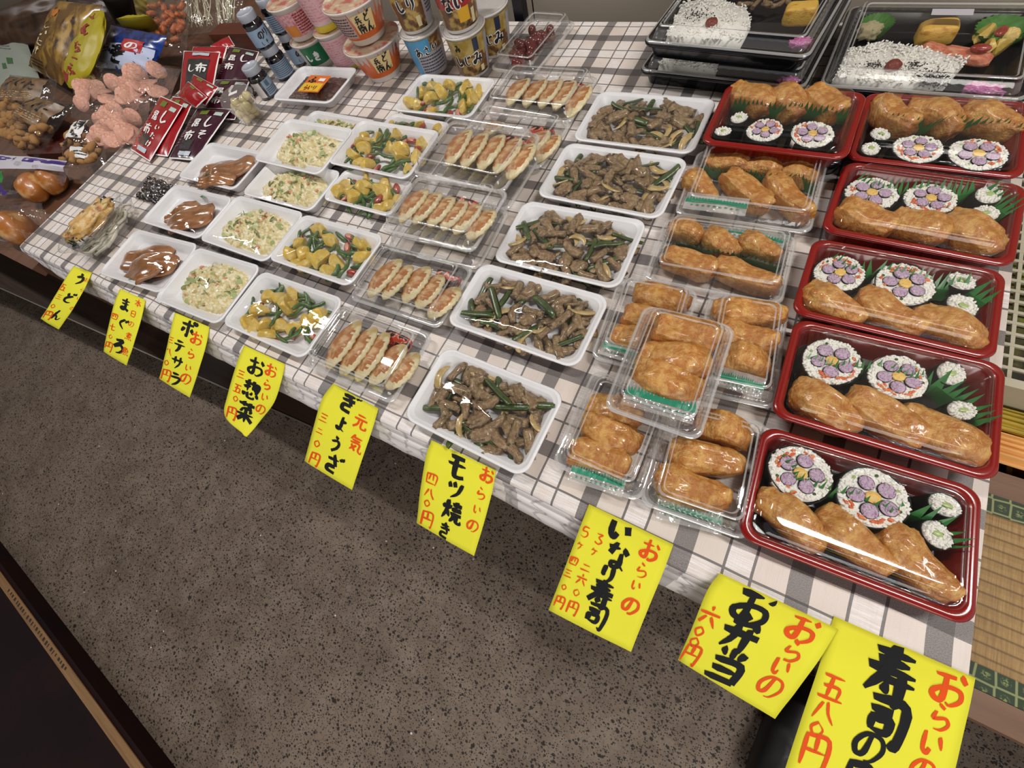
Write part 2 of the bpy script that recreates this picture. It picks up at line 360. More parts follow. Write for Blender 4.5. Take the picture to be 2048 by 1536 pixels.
# ================================================================ brush lettering
GL = {
'う':'40,8 58,16;25,38 55,28 70,42 62,68 35,92','ど':'32,15 42,48;72,30 30,55 25,80 50,90 75,84;70,8 78,22;85,4 92,18','ん':'55,8 38,45 22,88 42,55 55,62 60,85 75,82 88,62',
'ま':'20,28 78,24;24,48 74,45;50,8 52,75 35,90 22,80 40,72 80,90','ぐ':'62,12 28,48 62,88;72,20 80,32;86,12 94,24','ろ':'28,18 70,15 22,58 60,42 82,62 65,85 42,92',
'ポ':'15,32 80,28;50,8 50,90 40,82;28,52 15,75;70,52 86,74;88,6 80,12 88,18 95,12 88,6','テ':'28,18 70,16;12,42 86,38;52,42 46,70 28,92','サ':'10,38 88,34;32,16 34,62;68,12 68,55 42,92','ラ':'28,18 70,16;18,42 78,38 66,70 36,92',
'お':'15,30 62,26;38,8 40,78 22,85 14,70 45,52 78,52 84,72 62,90 50,86;74,18 88,32','惣':'28,5 27,62;10,22 44,20;8,44 44,34;60,6 48,28;56,20 88,20 80,55 70,60;66,22 54,50;78,22 66,54;12,72 8,90;30,70 36,92 66,92 68,82;50,68 56,78;80,68 92,84',
'菜':'12,14 88,12;34,4 36,24;66,4 64,24;75,28 28,36;25,42 32,50;48,40 52,50;76,38 68,50;10,62 90,58;50,50 50,96;48,62 14,90;52,62 88,88','ぎ':'22,26 72,20;20,44 76,38;42,6 62,60;60,62 30,64 28,84 66,88;80,12 84,24;92,8 96,20',
'ょ':'54,22 54,75 40,86 34,74 76,88;56,44 80,40','ざ':'18,28 74,24;44,6 64,56;60,60 28,62 26,82 68,88;82,10 86,22;93,6 97,18','モ':'22,18 78,16;15,46 86,42;46,18 44,82 62,90 86,84','ツ':'18,25 26,45;42,18 50,38;82,18 66,62 34,90',
'焼':'26,8 24,50 8,88;8,30 14,44;40,26 32,42;26,52 40,74;50,18 90,16;66,6 66,30;48,40 92,38;60,30 60,44;78,30 78,44;46,58 94,56;60,58 56,76 44,92;74,58 74,84 92,88 94,76','き':'24,22 70,18;22,40 76,34;44,6 66,60;62,62 30,62 28,82 66,90',
'い':'22,18 24,66 38,80 46,62;70,22 82,56','な':'14,28 52,24;36,10 22,50;66,22 84,36;62,40 64,78 44,90 36,78 56,72 84,90','り':'30,14 28,52 38,46;68,12 70,58 46,92',
'寿':'18,16 82,14;24,30 76,28;10,44 90,42;48,4 40,44 10,84;30,58 92,56;68,48 68,92 56,86;40,68 50,80','司':'18,14 84,14 82,88 68,86;20,34 62,32;24,48 24,74;24,50 58,48 56,72 26,72',
'弁':'46,6 24,28 72,26;64,16 82,34;10,52 90,48;36,36 34,66 16,92;64,36 64,94','当':'50,6 50,34;22,14 32,30;78,12 66,30;16,44 82,42 82,90;20,66 80,64;12,90 84,88','の':'52,22 40,70 20,76 14,50 40,22 78,24 88,52 66,84 46,90',
'ら':'36,8 56,18;30,34 26,58 66,46 80,64 60,86 34,90','本':'12,30 88,28;50,6 50,94;48,32 14,74;52,32 86,72;34,72 66,71','日':'24,14 24,88;24,16 76,15 76,88;26,48 74,47;26,84 74,83',
'煮':'24,14 70,12;46,4 46,28;10,30 88,26;76,8 20,58;34,44 34,70;34,46 68,44 68,70;36,57 66,56;36,69 66,68;16,80 10,94;36,80 38,92;58,80 62,92;80,78 90,92','魚':'40,4 20,24;38,14 64,12 54,26;22,28 22,64;22,30 78,28 78,64;24,46 76,45;50,30 50,62;22,64 78,63;14,78 8,94;36,78 38,92;58,78 62,92;80,76 92,92',
'元':'26,18 74,16;10,40 90,36;40,40 36,68 12,90;60,38 60,82 90,84 90,70','気':'34,6 14,34;28,20 80,18;26,34 72,32;20,48 72,46 74,80 92,90 94,76;28,60 54,88;56,58 22,88','円':'20,12 18,92;20,14 80,13 80,90 70,86;50,14 50,48;22,50 78,49',
'〇':'50,18 20,50 50,86 80,50 50,18','二':'24,32 76,30;12,72 88,68','三':'20,20 80,18;26,48 74,46;12,80 88,76','四':'16,20 18,84;16,22 84,20 82,84;40,22 32,60;60,22 62,58;18,80 82,79','五':'18,18 82,16;46,18 36,84;22,50 72,48 70,84;10,86 90,84',
'六':'48,6 52,22;10,38 90,34;38,50 14,90;60,50 88,86','七':'10,48 88,36;44,10 44,78 60,88 86,82','八':'38,24 12,84;56,20 66,56 90,86','3':'24,18 66,16 44,42 76,66 54,90 22,82','5':'70,12 34,14 30,46 64,44 74,68 54,90 22,84','ケ':'34,10 14,44;26,30 86,28;62,30 56,62 34,92',
'し':'30,12 28,66 46,88 78,70','じ':'28,12 26,66 44,88 74,70;52,18 58,32;68,14 74,28','そ':'28,14 70,14 30,44 84,42 44,58 46,84 72,92','昆':'28,8 28,46;28,10 72,9 72,46;30,28 70,27;30,46 70,45;30,54 28,90 48,84;30,70 46,68;60,54 58,84 84,86 86,72;84,58 62,70',
'布':'10,26 90,22;50,6 12,64;28,48 28,84;28,50 78,48 78,80 68,78;52,34 52,96','た':'14,28 52,24;34,10 18,84;58,42 84,42;56,72 70,86 90,82','け':'20,12 18,84 28,70;46,34 88,30;70,10 70,60 54,92','み':'22,18 52,16 22,82 12,66 40,56 88,68;74,38 64,88',
'あ':'18,26 74,22;42,8 44,80;66,38 36,86 18,74 44,48 80,56 82,78 58,92','さ':'18,30 76,26;42,6 64,58;28,66 34,86 68,88','ふ':'44,8 60,18;50,32 40,50 60,66 50,86 36,80;18,60 12,80;78,58 90,78','ー':'12,50 88,48','ち':'14,26 78,22;40,8 28,58 62,48 80,66 62,86 38,90','っ':'20,50 60,42 78,58 60,80 40,84','も':'24,34 72,30;22,54 70,50;46,8 44,78 62,92 82,72',
'兵':'66,6 28,16;28,16 28,60;28,36 74,34;58,36 58,60;8,62 92,60;34,70 16,92;62,70 84,90','衛':'24,6 8,28;26,30 10,52;20,48 20,94;36,12 66,10;50,4 48,26;34,28 68,26;38,38 64,37 64,54 38,54 38,38;34,66 68,64;50,60 50,94;72,16 90,14;68,38 94,36;82,38 82,90',
'揚':'22,6 22,88 10,82;6,30 38,26;6,60 38,50;50,8 50,40;50,10 82,9 82,40;52,24 80,23;52,40 80,39;44,52 92,50;60,54 44,74;58,66 88,64 82,92 72,90;72,66 58,90','げ':'20,12 18,84 28,70;42,34 80,30;64,10 64,60 50,92;82,8 86,20;92,4 96,16','ロ':'22,20 24,84;22,22 80,20 78,84;24,80 78,79','ル':'30,16 28,60 12,88;60,12 60,84 90,62',
}
def spline(pts, n=5):
    if len(pts) < 3:
        a, b_ = pts; return [a.lerp(b_, i/4) for i in range(5)]
    out = []; q = [pts[0]*2-pts[1]]+pts+[pts[-1]*2-pts[-2]]
    for i in range(1, len(q)-2):
        for k in range(n):
            t = k/n; p0, p1, p2, p3 = q[i-1:i+3]
            out.append(.5*((2*p1)+(p2-p0)*t+(2*p0-5*p1+4*p2-p3)*t*t+(3*p1-p0-3*p2+p3)*t**3))
    out.append(pts[-1]); return out
def glyph(ch, wd=.13, seed=0, squash=1):
    """outline quads for one brushed character; returns V (2D in 0..1, y down), F"""
    rnd = random.Random(seed*31+ord(ch)); V = []; F = []
    for st in GL[ch].split(';'):
        P = [Vector((float(a.split(',')[0])/100, float(a.split(',')[1])/100, 0)) for a in st.split()]
        P = spline(P); n = len(P); base = len(V); w0 = rnd.uniform(.75, 1.2); w1 = rnd.uniform(.35, .9)
        for i, p in enumerate(P):
            d = (P[min(i+1, n-1)]-P[max(i-1, 0)]).normalized(); nr = Vector((-d.y, d.x, 0)); t = i/(n-1)
            w = wd*.5*(w0*(1-t)+w1*t)*(.55+.45*min(1, t*7+.2))*(1-.5*max(0, t-.8)*5*(w1 < .7))*(1+.14*noise.noise(Vector((i*.9, seed, ord(ch) % 97))))
            hv = 1+.35*abs(d.y)
            nn = nr*w*hv*.9
            if i == 0: p = p-d*wd*.15; nn = nn.copy(); nn += d*wd*.12
            V += [p+nn, p-nn]
        for i in range(n-1): a = base+i*2; F.append((a, a+1, a+3, a+2))
    return V, F
from mathutils.bvhtree import BVHTree
# ================================================================ containers
MESH = {}
def cached(key, fn):
    if key not in MESH: MESH[key] = fn()
    return MESH[key]
def tray_mesh(w, d, h, m, rim=.010, r=.020, slope=.012, th=.003):
    pr = [(slope+rim*.4, .0005), (slope*.75+rim*.35, .002), (rim*.45, h-.0045), (0.0012, h-.003), (0, h-.0012), (.001, h), (.003, h+.0003), (rim*.45, h), (rim*.52, h-.0012), (rim*.9, h-.0014), (rim, h-.0024),
          (rim+slope*.72, th+.0045), (rim+slope*.9, th+.0015), (rim+slope*1.2, th)]
    rings = [rr(w-2*a, d-2*a, r-a*.45, z, 7) for a, z in pr]
    V, F = loft(rings); return mesh('tray', V, F, m)
def film_mesh(w, d, h, bump, seed):
    """stretched cling film over the food, touching the rim"""
    rings = []; ns = 6; K = 12
    for k in range(K):
        t = 1-k/(K-.5); ring = rr((w-.004)*t, (d-.004)*t, .018*t, 0, ns, es=5)
        for p in ring:
            q = 1-t*t; n1 = noise.noise(Vector((p.x*28, p.y*28, seed))); n2 = noise.ridged_multi_fractal(Vector((p.x*22, p.y*22, seed+9)), 1, 2, 3, 1, 2)
            p.z = h+.0006+q*bump*(.75+.35*n1)+.0011*q**.5*(n2-.8)
        rings.append(ring)
    V, F = loft(rings, False, True); return mesh('plastic_wrap', V, F, FILM)
def white_tray(c, z0, label, seed, bump=.011, h=.022, film=True, name='foam_tray', tilt=None, group=None):
    ctr, a, w, d = fitrect(c, z0+h); M = T(ctr.x, ctr.y, TZ+z0+.0004) @ RZ(a)
    if tilt: M = M @ tilt
    e = empty(name, M, label, 'tray', group)
    inst('tray_body', tray_mesh(w, d, h, FOAM), None, e)
    if film: inst('plastic_wrap', film_mesh(w, d, h, bump, seed), None, e)
    return M, w, d
def crimp(amp, k):
    return lambda i, p: amp*(1 if (i//1) % 2 else -1)
def clear_base_mesh(w, d, h, m, rib=.0009, flange=.006, r=.014, es=26):
    md = crimp(rib, 2)
    pr = [(flange+.010, .0006, 0), (flange+.007, .0006, 0), (flange+.005, .003, md), (flange+.002, h-.004, md), (flange+.0015, h-.002, 0), (.002, h-.0012, 0), (0, h-.003, 0), (.0003, h, 0), (.003, h+.0006, 0), (flange, h, 0)]
    V, F = loft([rr(w-2*a, d-2*a, r, z, 6, mo or None, es) for a, z, mo in pr], True, False); N = len(V)//len(pr); return mesh('clear_base', V, F, [m, EDGE, WALL], True, [1 if (k//N) in (6, 7, 8) else 2 if (k//N) in (2, 3) else 0 for k in range(len(F))])
def clear_lid_mesh(w, d, h, H, m, rib=.0008, flange=.006, r=.014, es=26, slope=.008):
    md = crimp(rib, 2)
    pr = [(-.0006, h+.0002, 0), (.0004, h+.0018, 0), (.003, h+.0024, 0), (flange, h+.0014, 0), (flange+.0015, h+.002, md), (flange+slope*.6, h+(H-h)*.62, md), (flange+slope*.75, H-.005, 0), (flange+slope*.95, H-.0015, 0), (flange+slope+.002, H, 0), (flange+slope+.005, H-.0006, 0), (flange+slope+.0065, H-.0022, 0), (flange+slope+.009, H-.0022, 0)]
    V, F = loft([rr(w-2*a, d-2*a, r-max(0, a*.3), z, 6, mo or None, es) for a, z, mo in pr], False, True); N = len(V)//len(pr); return mesh('clear_lid', V, F, [m, EDGE, WALL], True, [1 if (k//N) in (0, 1, 7, 9) else 2 if (k//N) in (3, 4, 5) else 0 for k in range(len(F))])
def clam(c, z0, label, h=.016, H=.042, name='clear_clamshell_box', group=None, sc=1.0, tilt=None, rib=.0009):
    ctr, a, w, d = fitrect(c, z0+h); M = T(ctr.x, ctr.y, TZ+z0+.0004) @ RZ(a)
    if tilt: M = M @ tilt
    e = empty(name, M, label, 'food box', group)
    inst('base', clear_base_mesh(w, d, h, CLEAR, rib), None, e); ld = inst('lid', clear_lid_mesh(w, d, h, H, CLEAR, rib), None, e)
    b = MB()
    b.box(-.011, .011, -d/2-.007, -d/2, h-.0005, h+.0004)
    inst('closing_tab', b.mesh('closing_tab', CLEAR, False), None, ld)
    return M, w, d
# ================================================================ single foods
def lumpy(nu, nv, sx, sy, sz, e, amp, fr, seed, flat=0, amp2=.0, fr2=0):
    V, F = blob(nu, nv); out = []
    for v in V:
        q = super_(v, e); n = fb(v*fr+Vector((seed*7.1, seed*3.3, seed)), 1, 3); n2 = noise.noise(v*fr2+Vector((seed, 5, 2))) if fr2 else 0
        q = q*(1+amp*n+amp2*n2); p = Vector((q.x*sx, q.y*sy, q.z*sz))
        if p.z < -sz*.8: p.z = -sz*.8
        out.append(p)
    return out, F
def inari_mesh(k):
    V, F = lumpy(44, 30, .5, .235, .21, .64, .12, 1.8, k+1.5, 0, .03, 5)
    for v in V:
        v.z += .03*sin(v.x*7+k)*(v.z > 0); v.y += .03*sin(v.x*5+k*2); v.z += .02*cos(v.y*22+k)*abs(v.x)*1.4+.008*(noise.ridged_multi_fractal(v*9+Vector((k, 0, 0)), 1, 2, 3, 1, 2)-1); v.y += .008*noise.noise(v*14)
        if k % 2: v.y *= 1-.35*(v.x+.5)*.8
    me = mesh('inari', V, F, INARI); return me
def inari(p1, p2, z, k, label, group, wid=.034, extra=1.12):
    A = ray(*p1, z); B = ray(*p2, z); d = B-A; L = d.length*extra; a = math.atan2(d.y, d.x)
    sy = wid/.47; M = T((A.x+B.x)/2, (A.y+B.y)/2, TZ+z) @ RZ(a) @ SC(L, sy, sy)
    k = k % 6
    return inst('inari_sushi', cached(('inari', k), lambda: inari_mesh(k)), M, None, label, 'inari sushi', group)
def grain_cloud(name, pts, m, s=.0031, rnd=None):
    rnd = rnd or random.Random(5); b = MB(); V, F = blob(5, 4)
    for p in pts:
        Rm = Euler((rnd.uniform(-.5, .5), rnd.uniform(-.9, .9), rnd.uniform(0, 6.28))).to_matrix().to_4x4()
        b.add(V, F, 0, T(*p) @ Rm @ SC(s, s*.42, s*.4))
    return b.mesh(name, m)
PURP = pm('purple_rice', '#C9B2C6', .45, .4, bump=(16, .5), var=('#B69AB6', 7, .4, .65))
EGG = pm('egg_omelette', '#E9C46E', .4, .4, bump=(12, .4), var=('#D99A3C', 3, .5, .7))
ORNG = pm('orange_flake', '#D9602B', .5, bump=(14, .6), var=('#E8A070', 6, .4, .7))
CUKE = pm('cucumber_flesh', '#A9BD7A', .3, .5); CUKD = pm('cucumber_skin', '#3C5A2C', .3, .5)
BARAN = pm('green_plastic_leaf', '#357A3C', .22, .6)
def futomaki_parts(k):
    def build():
        rnd = random.Random(40+k); n = 34; ph = rnd.uniform(0, 6)
        def rad(a): return 1+.035*sin(2*a+ph)+.02*sin(3*a+ph*2)
        rings = []
        for r, z in ((.98, 0), (1, .02), (1, .92), (.985, .95), (.955, .95), (.955, .6)):
            rings.append([Vector((r*rad(2*pi*i/n)*cos(2*pi*i/n), r*rad(2*pi*i/n)*sin(2*pi*i/n), z)) for i in range(n)])
        nori = mesh('nori_wrap', *loft(rings), NORI)
        V, F = lathe([(.95, .6), (.95, .93), (.8, .97), (.4, .96), (.1, .96)], n)
        disc = [Vector(v) for v in V]
        pts = []
        for _ in range(330):
            a = rnd.uniform(0, 6.283); r = sqrt(rnd.uniform(.40, .96))*rad(a)*.96; pts.append((r*cos(a)*.98, r*sin(a)*.98, .94+rnd.uniform(0, .05)))
        b = MB(); b.add(disc, F); Vb, Fb = blob(5, 4)
        for p in pts:
            Rm = Euler((rnd.uniform(-.3, .3), rnd.uniform(-.4, .4), rnd.uniform(0, 6.28))).to_matrix().to_4x4(); b.add(Vb, Fb, 0, T(*p) @ Rm @ SC(.085, .048, .04))
        rice = b.mesh('rice', RICE)
        pet = []
        for q in range(5):
            a = ph+q*2*pi/5; c = Vector((.465*cos(a), .465*sin(a), 0)); b = MB()
            M = T(c.x, c.y, .78) @ RZ(a) @ SC(.245*rnd.uniform(.93, 1.06), .235*rnd.uniform(.92, 1.06), .25)
            V, F = lathe([(1.0, 0), (1.06, .9), (1.04, 1), (.97, 1.0)], 18); b.add(V, F, 1, M)
            V, F = lathe([(.98, .9), (.97, 1.02), (.8, 1.1), (.35, 1.16), (.05, 1.14)], 18)
            V = [Vector(v)+Vector((0, 0, .05*noise.noise(Vector(v)*5+Vector((q, k, 0))))) for v in V]; b.add(V, F, 0, M)
            for _ in range(26):
                t = rnd.uniform(0, 6.28); r = sqrt(rnd.random())*.85; b.add(Vb, Fb, 0, M @ T(r*cos(t), r*sin(t), 1.09) @ RZ(rnd.uniform(0, 6)) @ SC(.34, .15, .22))
            pet.append(b.mesh('rice_petal', [PURP, NORI]))
        V, F = lathe([(1, 0), (1, .95), (.93, 1.04), (.5, 1.08), (.1, 1.07)], 9); b = MB(); b.add(V, F, 0, T(0, 0, .8) @ RZ(ph) @ SC(.225, .205, .24)); egg = b.mesh('egg_centre', EGG)
        b = MB(); n = rnd.randint(5, 8); a0 = rnd.uniform(0, 6)
        for q in range(n*3):
            a = a0+rnd.uniform(0, 2.2+q % 2*1.4); r = rnd.uniform(.62, .80); Vl, Fl = lumpy(7, 5, .09, .05, .05, 1, .4, 2, q); b.add(Vl, Fl, 0, T(r*cos(a), r*sin(a), 1.0) @ RZ(a+1.57+rnd.uniform(-.4, .4)))
        for q in range(4):
            a = a0+2.6+q*.9; r = .74; Vl, Fl = lathe([(1, 0), (1, 1)], 8); b.add(Vl, Fl, 1 if q % 2 else 2, T(r*cos(a), r*sin(a), .93) @ SC(.055, .045, .10))
        fil = b.mesh('filling', [ORNG, CUKE, CUKD])
        return nori, rice, pet, egg, fil
    return cached(('futo', k), build)
def futomaki(c, rpx, z, k, label, group, hgt=.024, tilt=(0, 0)):
    P = ray(*c, z+hgt); Q = ray(c[0]+rpx, c[1], z+hgt); r = (Q-P).length
    M = T(P.x, P.y, TZ+z) @ RX(tilt[0]) @ RY(tilt[1]) @ RZ(k*1.1) @ SC(r, r, hgt)
    n, ri, pe, eg, fi = futomaki_parts(k % 5)
    e = empty('thick_sushi_roll', M, label, 'sushi roll', group)
    inst('nori_wrap', n, None, e); inst('rice', ri, None, e); inst('egg_centre', eg, None, e); inst('filling', fi, None, e)
    for p in pe: inst('rice_petal', p, None, e)
def hoso_parts(k):
    def build():
        rnd = random.Random(90+k); n = 24
        V, F = lathe([(.98, 0), (1, .03), (1, .93), (.97, .95), (.92, .95), (.92, .6)], n); nori = mesh('nori_wrap', V, F, NORI)
        b = MB(); V, F = lathe([(.93, .6), (.93, .93), (.6, .98), (.1, .98)], n); b.add(V, F); Vb, Fb = blob(5, 4)
        for _ in range(120):
            a = rnd.uniform(0, 6.28); r = sqrt(rnd.uniform(.1, .95))*.88
            b.add(Vb, Fb, 0, T(r*cos(a), r*sin(a), .95+rnd.uniform(0, .05)) @ RZ(rnd.uniform(0, 6)) @ RY(rnd.uniform(-.25, .25)) @ SC(.15, .085, .06))
        rice = b.mesh('rice', RICE); b = MB()
        V, F = lathe([(1, 0), (1, 1), (.93, 1.02), (.1, 1.02)], 8); b.add(V, F, 0, T(.05, -.02, .72) @ RZ(k) @ SC(.33, .2, .31))
        V, F = lathe([(1, 0), (1, 1)], 8); b.add(V, F, 1, T(.05-.2*sin(k)*0, -.14, .7) @ RZ(k) @ SC(.26, .07, .335)); cu = b.mesh('cucumber', [CUKE, CUKD])
        return nori, rice, cu
    return cached(('hoso', k), build)
def hosomaki(c, rpx, z, k, label, group, hgt=.026, tilt=(0, 0)):
    P = ray(*c, z+hgt); Q = ray(c[0]+rpx, c[1], z+hgt); r = (Q-P).length
    M = T(P.x, P.y, TZ+z) @ RX(tilt[0]) @ RY(tilt[1]) @ RZ(k*2.3) @ SC(r*1.08, r*.92, hgt)
    n, ri, cu = hoso_parts(k % 4); e = empty('thin_cucumber_roll', M, label, 'sushi roll', group)
    inst('nori_wrap', n, None, e); inst('rice', ri, None, e); inst('cucumber', cu, None, e)
def baran(px, z, hgt, label, group=None, lean=.25, seed=0):
    """toothed green plastic divider standing along a path"""
    rnd = random.Random(seed+50); P = [ray(u, v, z) for u, v in px]; pts = []
    for a, b_ in zip(P, P[1:]):
        n = max(2, int((b_-a).length/.0031))
        pts += [a.lerp(b_, i/n) for i in range(n)]
    pts.append(P[-1]); V = []; F = []; c0 = sum(pts, Vector())/len(pts)
    for i, p in enumerate(pts):
        d = (pts[min(i+1, len(pts)-1)]-pts[max(i-1, 0)]).normalized(); nr = Vector((d.y, -d.x, 0))
        big = .55+.45*abs(sin(i*.42)); top = hgt*(.60+.40*big if i % 2 else .50+.10*rnd.random())
        V += [p-c0, p-c0+Vector((0, 0, hgt*.45))+nr*hgt*lean*.3, p-c0+Vector((0, 0, top))+nr*hgt*lean*(.9+.3*rnd.random())]
    for i in range(len(pts)-1):
        a = i*3; F += [(a, a+3, a+4, a+1)]
        if i % 2: F += [(a+1, a+4, a+2)]
        else: F += [(a+1, a+4, a+5)]
    return inst('green_divider', mesh('green_divider', V, F, BARAN, False), T(*c0), None, label, 'divider', group)
# gyoza
GSK = pm('gyoza_skin', '#DACEA8', .38, .4, bump=(14, .5), var=('#BFA870', 4, .4, .66), sss=.1, coat=.2)
GBR = pm('gyoza_browned', '#AC7040', .4, .4, bump=(20, .6), var=[('#D6B488', 5, .45, .62), ('#8A4718', 4, .56, .72)], coat=.3)
def gyoza_mesh(k):
    n = 22; m = 14; V = []; F = []; I = []; rings = []
    for i in range(n+1):
        s = -1+2*i/n; w = max(0, 1-abs(s)**1.9)**.6; ring = []
        for j in range(m):
            t = 2*pi*j/m
            # x along, y thickness, z height (pleated ridge on top)
            y = min(cos(t)*.17*w*(1-.35*max(0, sin(t))), .06*w); z = sin(t)
            z = z*.19*w if z < 0 else z*.34*w
            if z > .12*w: y += .02*sin(i*2.3+k)*(z/.3); y *= .7
            ring.append(Vector((s*.5, y+.07*(1-s*s), z+.02*fb((s*3, t, k)))))
        rings.append(ring)
    V, F = loft(rings)
    for f in F:
        c = sum((V[i] for i in f), Vector())/len(f); I.append(1 if (c.y-.07*(1-4*c.x*c.x) > .035 and c.z < .24) and abs(c.x) < .46 else 0)
    return mesh('gyoza', V, F, [GSK, GBR], True, I)
def gyoza(p1, p2, z, k, label, group, lean=1.3):
    A = ray(*p1, z); B = ray(*p2, z); d = B-A; L = d.length*1.42; a = math.atan2(d.y, d.x); s_ = min(L, .075)
    M = T((A.x+B.x)/2, (A.y+B.y)/2, TZ+z) @ RZ(a) @ RX(lean) @ SC(L, .094, .096); k = k % 4
    return inst('gyoza_dumpling', cached(('gy', k), lambda: gyoza_mesh(k)), M, None, label, 'dumpling', group)
# mixed vegetables
POT = pm('boiled_potato', '#CFAE4C', .32, .5, bump=(6, .25), var=[('#DCC678', 1.6, .42, .66), ('#B08A34', 1.2, .6, .78)], sss=.12, coat=.25)
BEAN = pm('green_bean', '#3C5A2A', .3, .5, bump=(30, .2), var=('#55733C', 5, .4, .7), coat=.3)
SAUS = pm('sausage', '#8E2F22', .3, .5, var=('#B4594A', 2, .45, .7), coat=.3); SAUC = pm('sausage_cut', '#C98A76', .4)
def potato_mesh(k):
    rnd = random.Random(k); bm = bmesh.new()
    bmesh.ops.create_icosphere(bm, subdivisions=3, radius=1)
    pl = []
    for _ in range(6):
        n = Vector((rnd.gauss(0, 1), rnd.gauss(0, 1), rnd.gauss(0, 1))).normalized(); pl.append((n, rnd.uniform(.38, .66)))
    for v in bm.verts:
        for n, d in pl:
            e = v.co.dot(n)-d
            if e > 0: v.co -= n*e*.97
        v.co *= 1+.02*noise.noise(v.co*2.5+Vector((k, 0, 0)))
    me = bpy.data.meshes.new('potato'); bm.to_mesh(me); bm.free(); me.materials.append(POT)
    return me
def bean_mesh(k):
    rnd = random.Random(k); c = rnd.uniform(-.22, .22); pts = []; rad = []
    for i in range(10):
        t = -1+2*i/9; pts.append((t*.5, c*(t*t-.5), .03*sin(t*4+k))); rad.append((.088*(1-.5*abs(t)**5), .075*(1-.5*abs(t)**5)))
    rad[0] = (.045, .04); V, F = tube(pts, rad, 8); return mesh('green_bean', V, F, BEAN)
def saus_mesh(k):
    V, F = blob(14, 9); V = [Vector((v.x, v.y*.55, v.z*.42 if v.z < 0 else v.z*.36)) for v in V]
    I = [1 if sum((V[i].z for i in f))/len(f) > .24 and k % 2 else 0 for f in F]; return mesh('sausage', V, F, [SAUS, SAUC], True, I)
MEAT = pm('offal_meat', '#8A6C4C', .34, .5, bump=(34, 1.0), var=[('#AD9672', 7, .42, .6), ('#5E4834', 4, .54, .68)], coat=.35)
PEPR = pm('green_pepper', '#33461E', .28, .5, bump=(14, .3), var=('#50622E', 4, .4, .7), coat=.35)
ONIO = pm('onion', '#B59A62', .28, .5, bump=(10, .2), var=('#C9B486', 5, .4, .7), sss=.15, coat=.35)
def meat_mesh(k):
    rnd = random.Random(k+300)
    if k % 3 < 2:   # short curled tube, hollow end
        c = rnd.uniform(-.35, .35); n = 10; rings = []
        for i in range(8):
            t = -1+2*i/7; r = .19*(1-.12*abs(t))*(1+.1*sin(t*6+k))
            rings.append([Vector((t*.5, c*(t*t-.4)*.6+r*cos(2*pi*j/n)*(1+.18*sin(3*2*pi*j/n+k)), r*.85*sin(2*pi*j/n)*(1+.12*noise.noise(Vector((t*2, j, k)))))) for j in range(n)])
        rings.append([Vector((.42, (v.y-rings[-1][0].y*0)*.62, v.z*.6)) for v in rings[7]])
        rings.insert(0, [Vector((-.42, v.y*.62, v.z*.6)) for v in rings[0]])
        V, F = loft(rings)
    else:           # crumpled folded piece
        V, F = lumpy(16, 11, .4, .26, .17, .9, .45, 1.8, k, 0, .16, 6)
    return mesh('offal_piece', V, F, MEAT)
def strip_mesh(k, m, wid, crv):
    pts = []; V = []; F = []; n = 12
    rnd = random.Random(k+70); a = rnd.uniform(-.4, .4)
    for i in range(n+1):
        t = -1+2*i/n; w = wid*(1-.75*abs(t)**3); x = .5*sin(t*(1.2+crv))/sin(1.2+crv); z = .22*crv*cos(t*1.3)+.05*sin(t*5+k)
        y = a*.25*t*t
        V += [(x, y-w, z-.02-w*.5), (x, y-w*.4, z+.02), (x, y+w*.4, z+.02), (x, y+w, z-.02-w*.5), (x, y+w*.3, z-.05), (x, y-w*.3, z-.05)]
    for i in range(n):
        for j in range(6): A = i*6; F.append((A+j, A+6+j, A+6+(j+1) % 6, A+(j+1) % 6))
    F += [(5, 4, 3, 2, 1, 0), tuple(n*6+j for j in range(6))]; return mesh('strip', V, F, m)
def onion_mesh(k):   # crescent wedge
    n = 12; V = []; F = []
    for i in range(n+1):
        t = pi*i/n; w = .20*sin(t)**.7+.01; r = .46
        for rr_, zz in ((r, -.03), (r+.02, .05+.05*sin(t)), (r-w*1.3, .04), (r-w*1.3, -.02)): V.append((rr_*cos(t), rr_*sin(t)-.25, zz+.08*sin(t)))
    for i in range(n):
        for j in range(4): A = i*4; F.append((A+j, A+4+j, A+4+(j+1) % 4, A+(j+1) % 4))
    F += [(3, 2, 1, 0), tuple(n*4+j for j in range(4))]; return mesh('onion_slice', V, F, ONIO)
def scatter(M, w, d, specs, seed, ox=0, oy=0, ang=0, zb=.006, zt=.017, fw=.68, fd=.66):
    """specs: list of (count, name, key, meshfn, variants, (Lmin,Lmax), yscale, zscale, label, cat)"""
    rnd = random.Random(seed); items = []
    for sp in specs: items += [sp]*sp[0]
    rnd.shuffle(items); N = len(items); pts = []
    for i, sp in enumerate(items):
        best = None
        for _ in range(14):
            a = rnd.uniform(0, 6.283); r = sqrt(rnd.random()); x = r*cos(a); y = r*sin(a)
            q = super_(Vector((x, y, 0)), .8); dm = min([((q.x-p[0])**2+(q.y-p[1])**2+((i-p[2])/N*1.1)**2) for p in pts] or [9])
            if best is None or dm > best[0]: best = (dm, q.x, q.y)
        _, x, y = best; pts.append((x, y, i)); rho = min(1, sqrt(x*x+y*y))
        z = zb+(zt-zb)*(i/N)*(1.12-rho*.75)
        cnt, name, key, fn, nv, (l0, l1), ys, zs, label, cat = sp; L = rnd.uniform(l0, l1); kk = rnd.randrange(nv)
        Ml = M @ T(ox+x*w*.5*fw, oy+y*d*.5*fd, z) @ RZ(rnd.uniform(0, 6.283)) @ RX(rnd.uniform(-.5, .5)) @ RY(rnd.uniform(-.22, .22)) @ SC(L, L*ys, L*zs)
        inst(name, cached((key, kk), lambda: fn(kk)), Ml, None, label[0], cat, label[1])
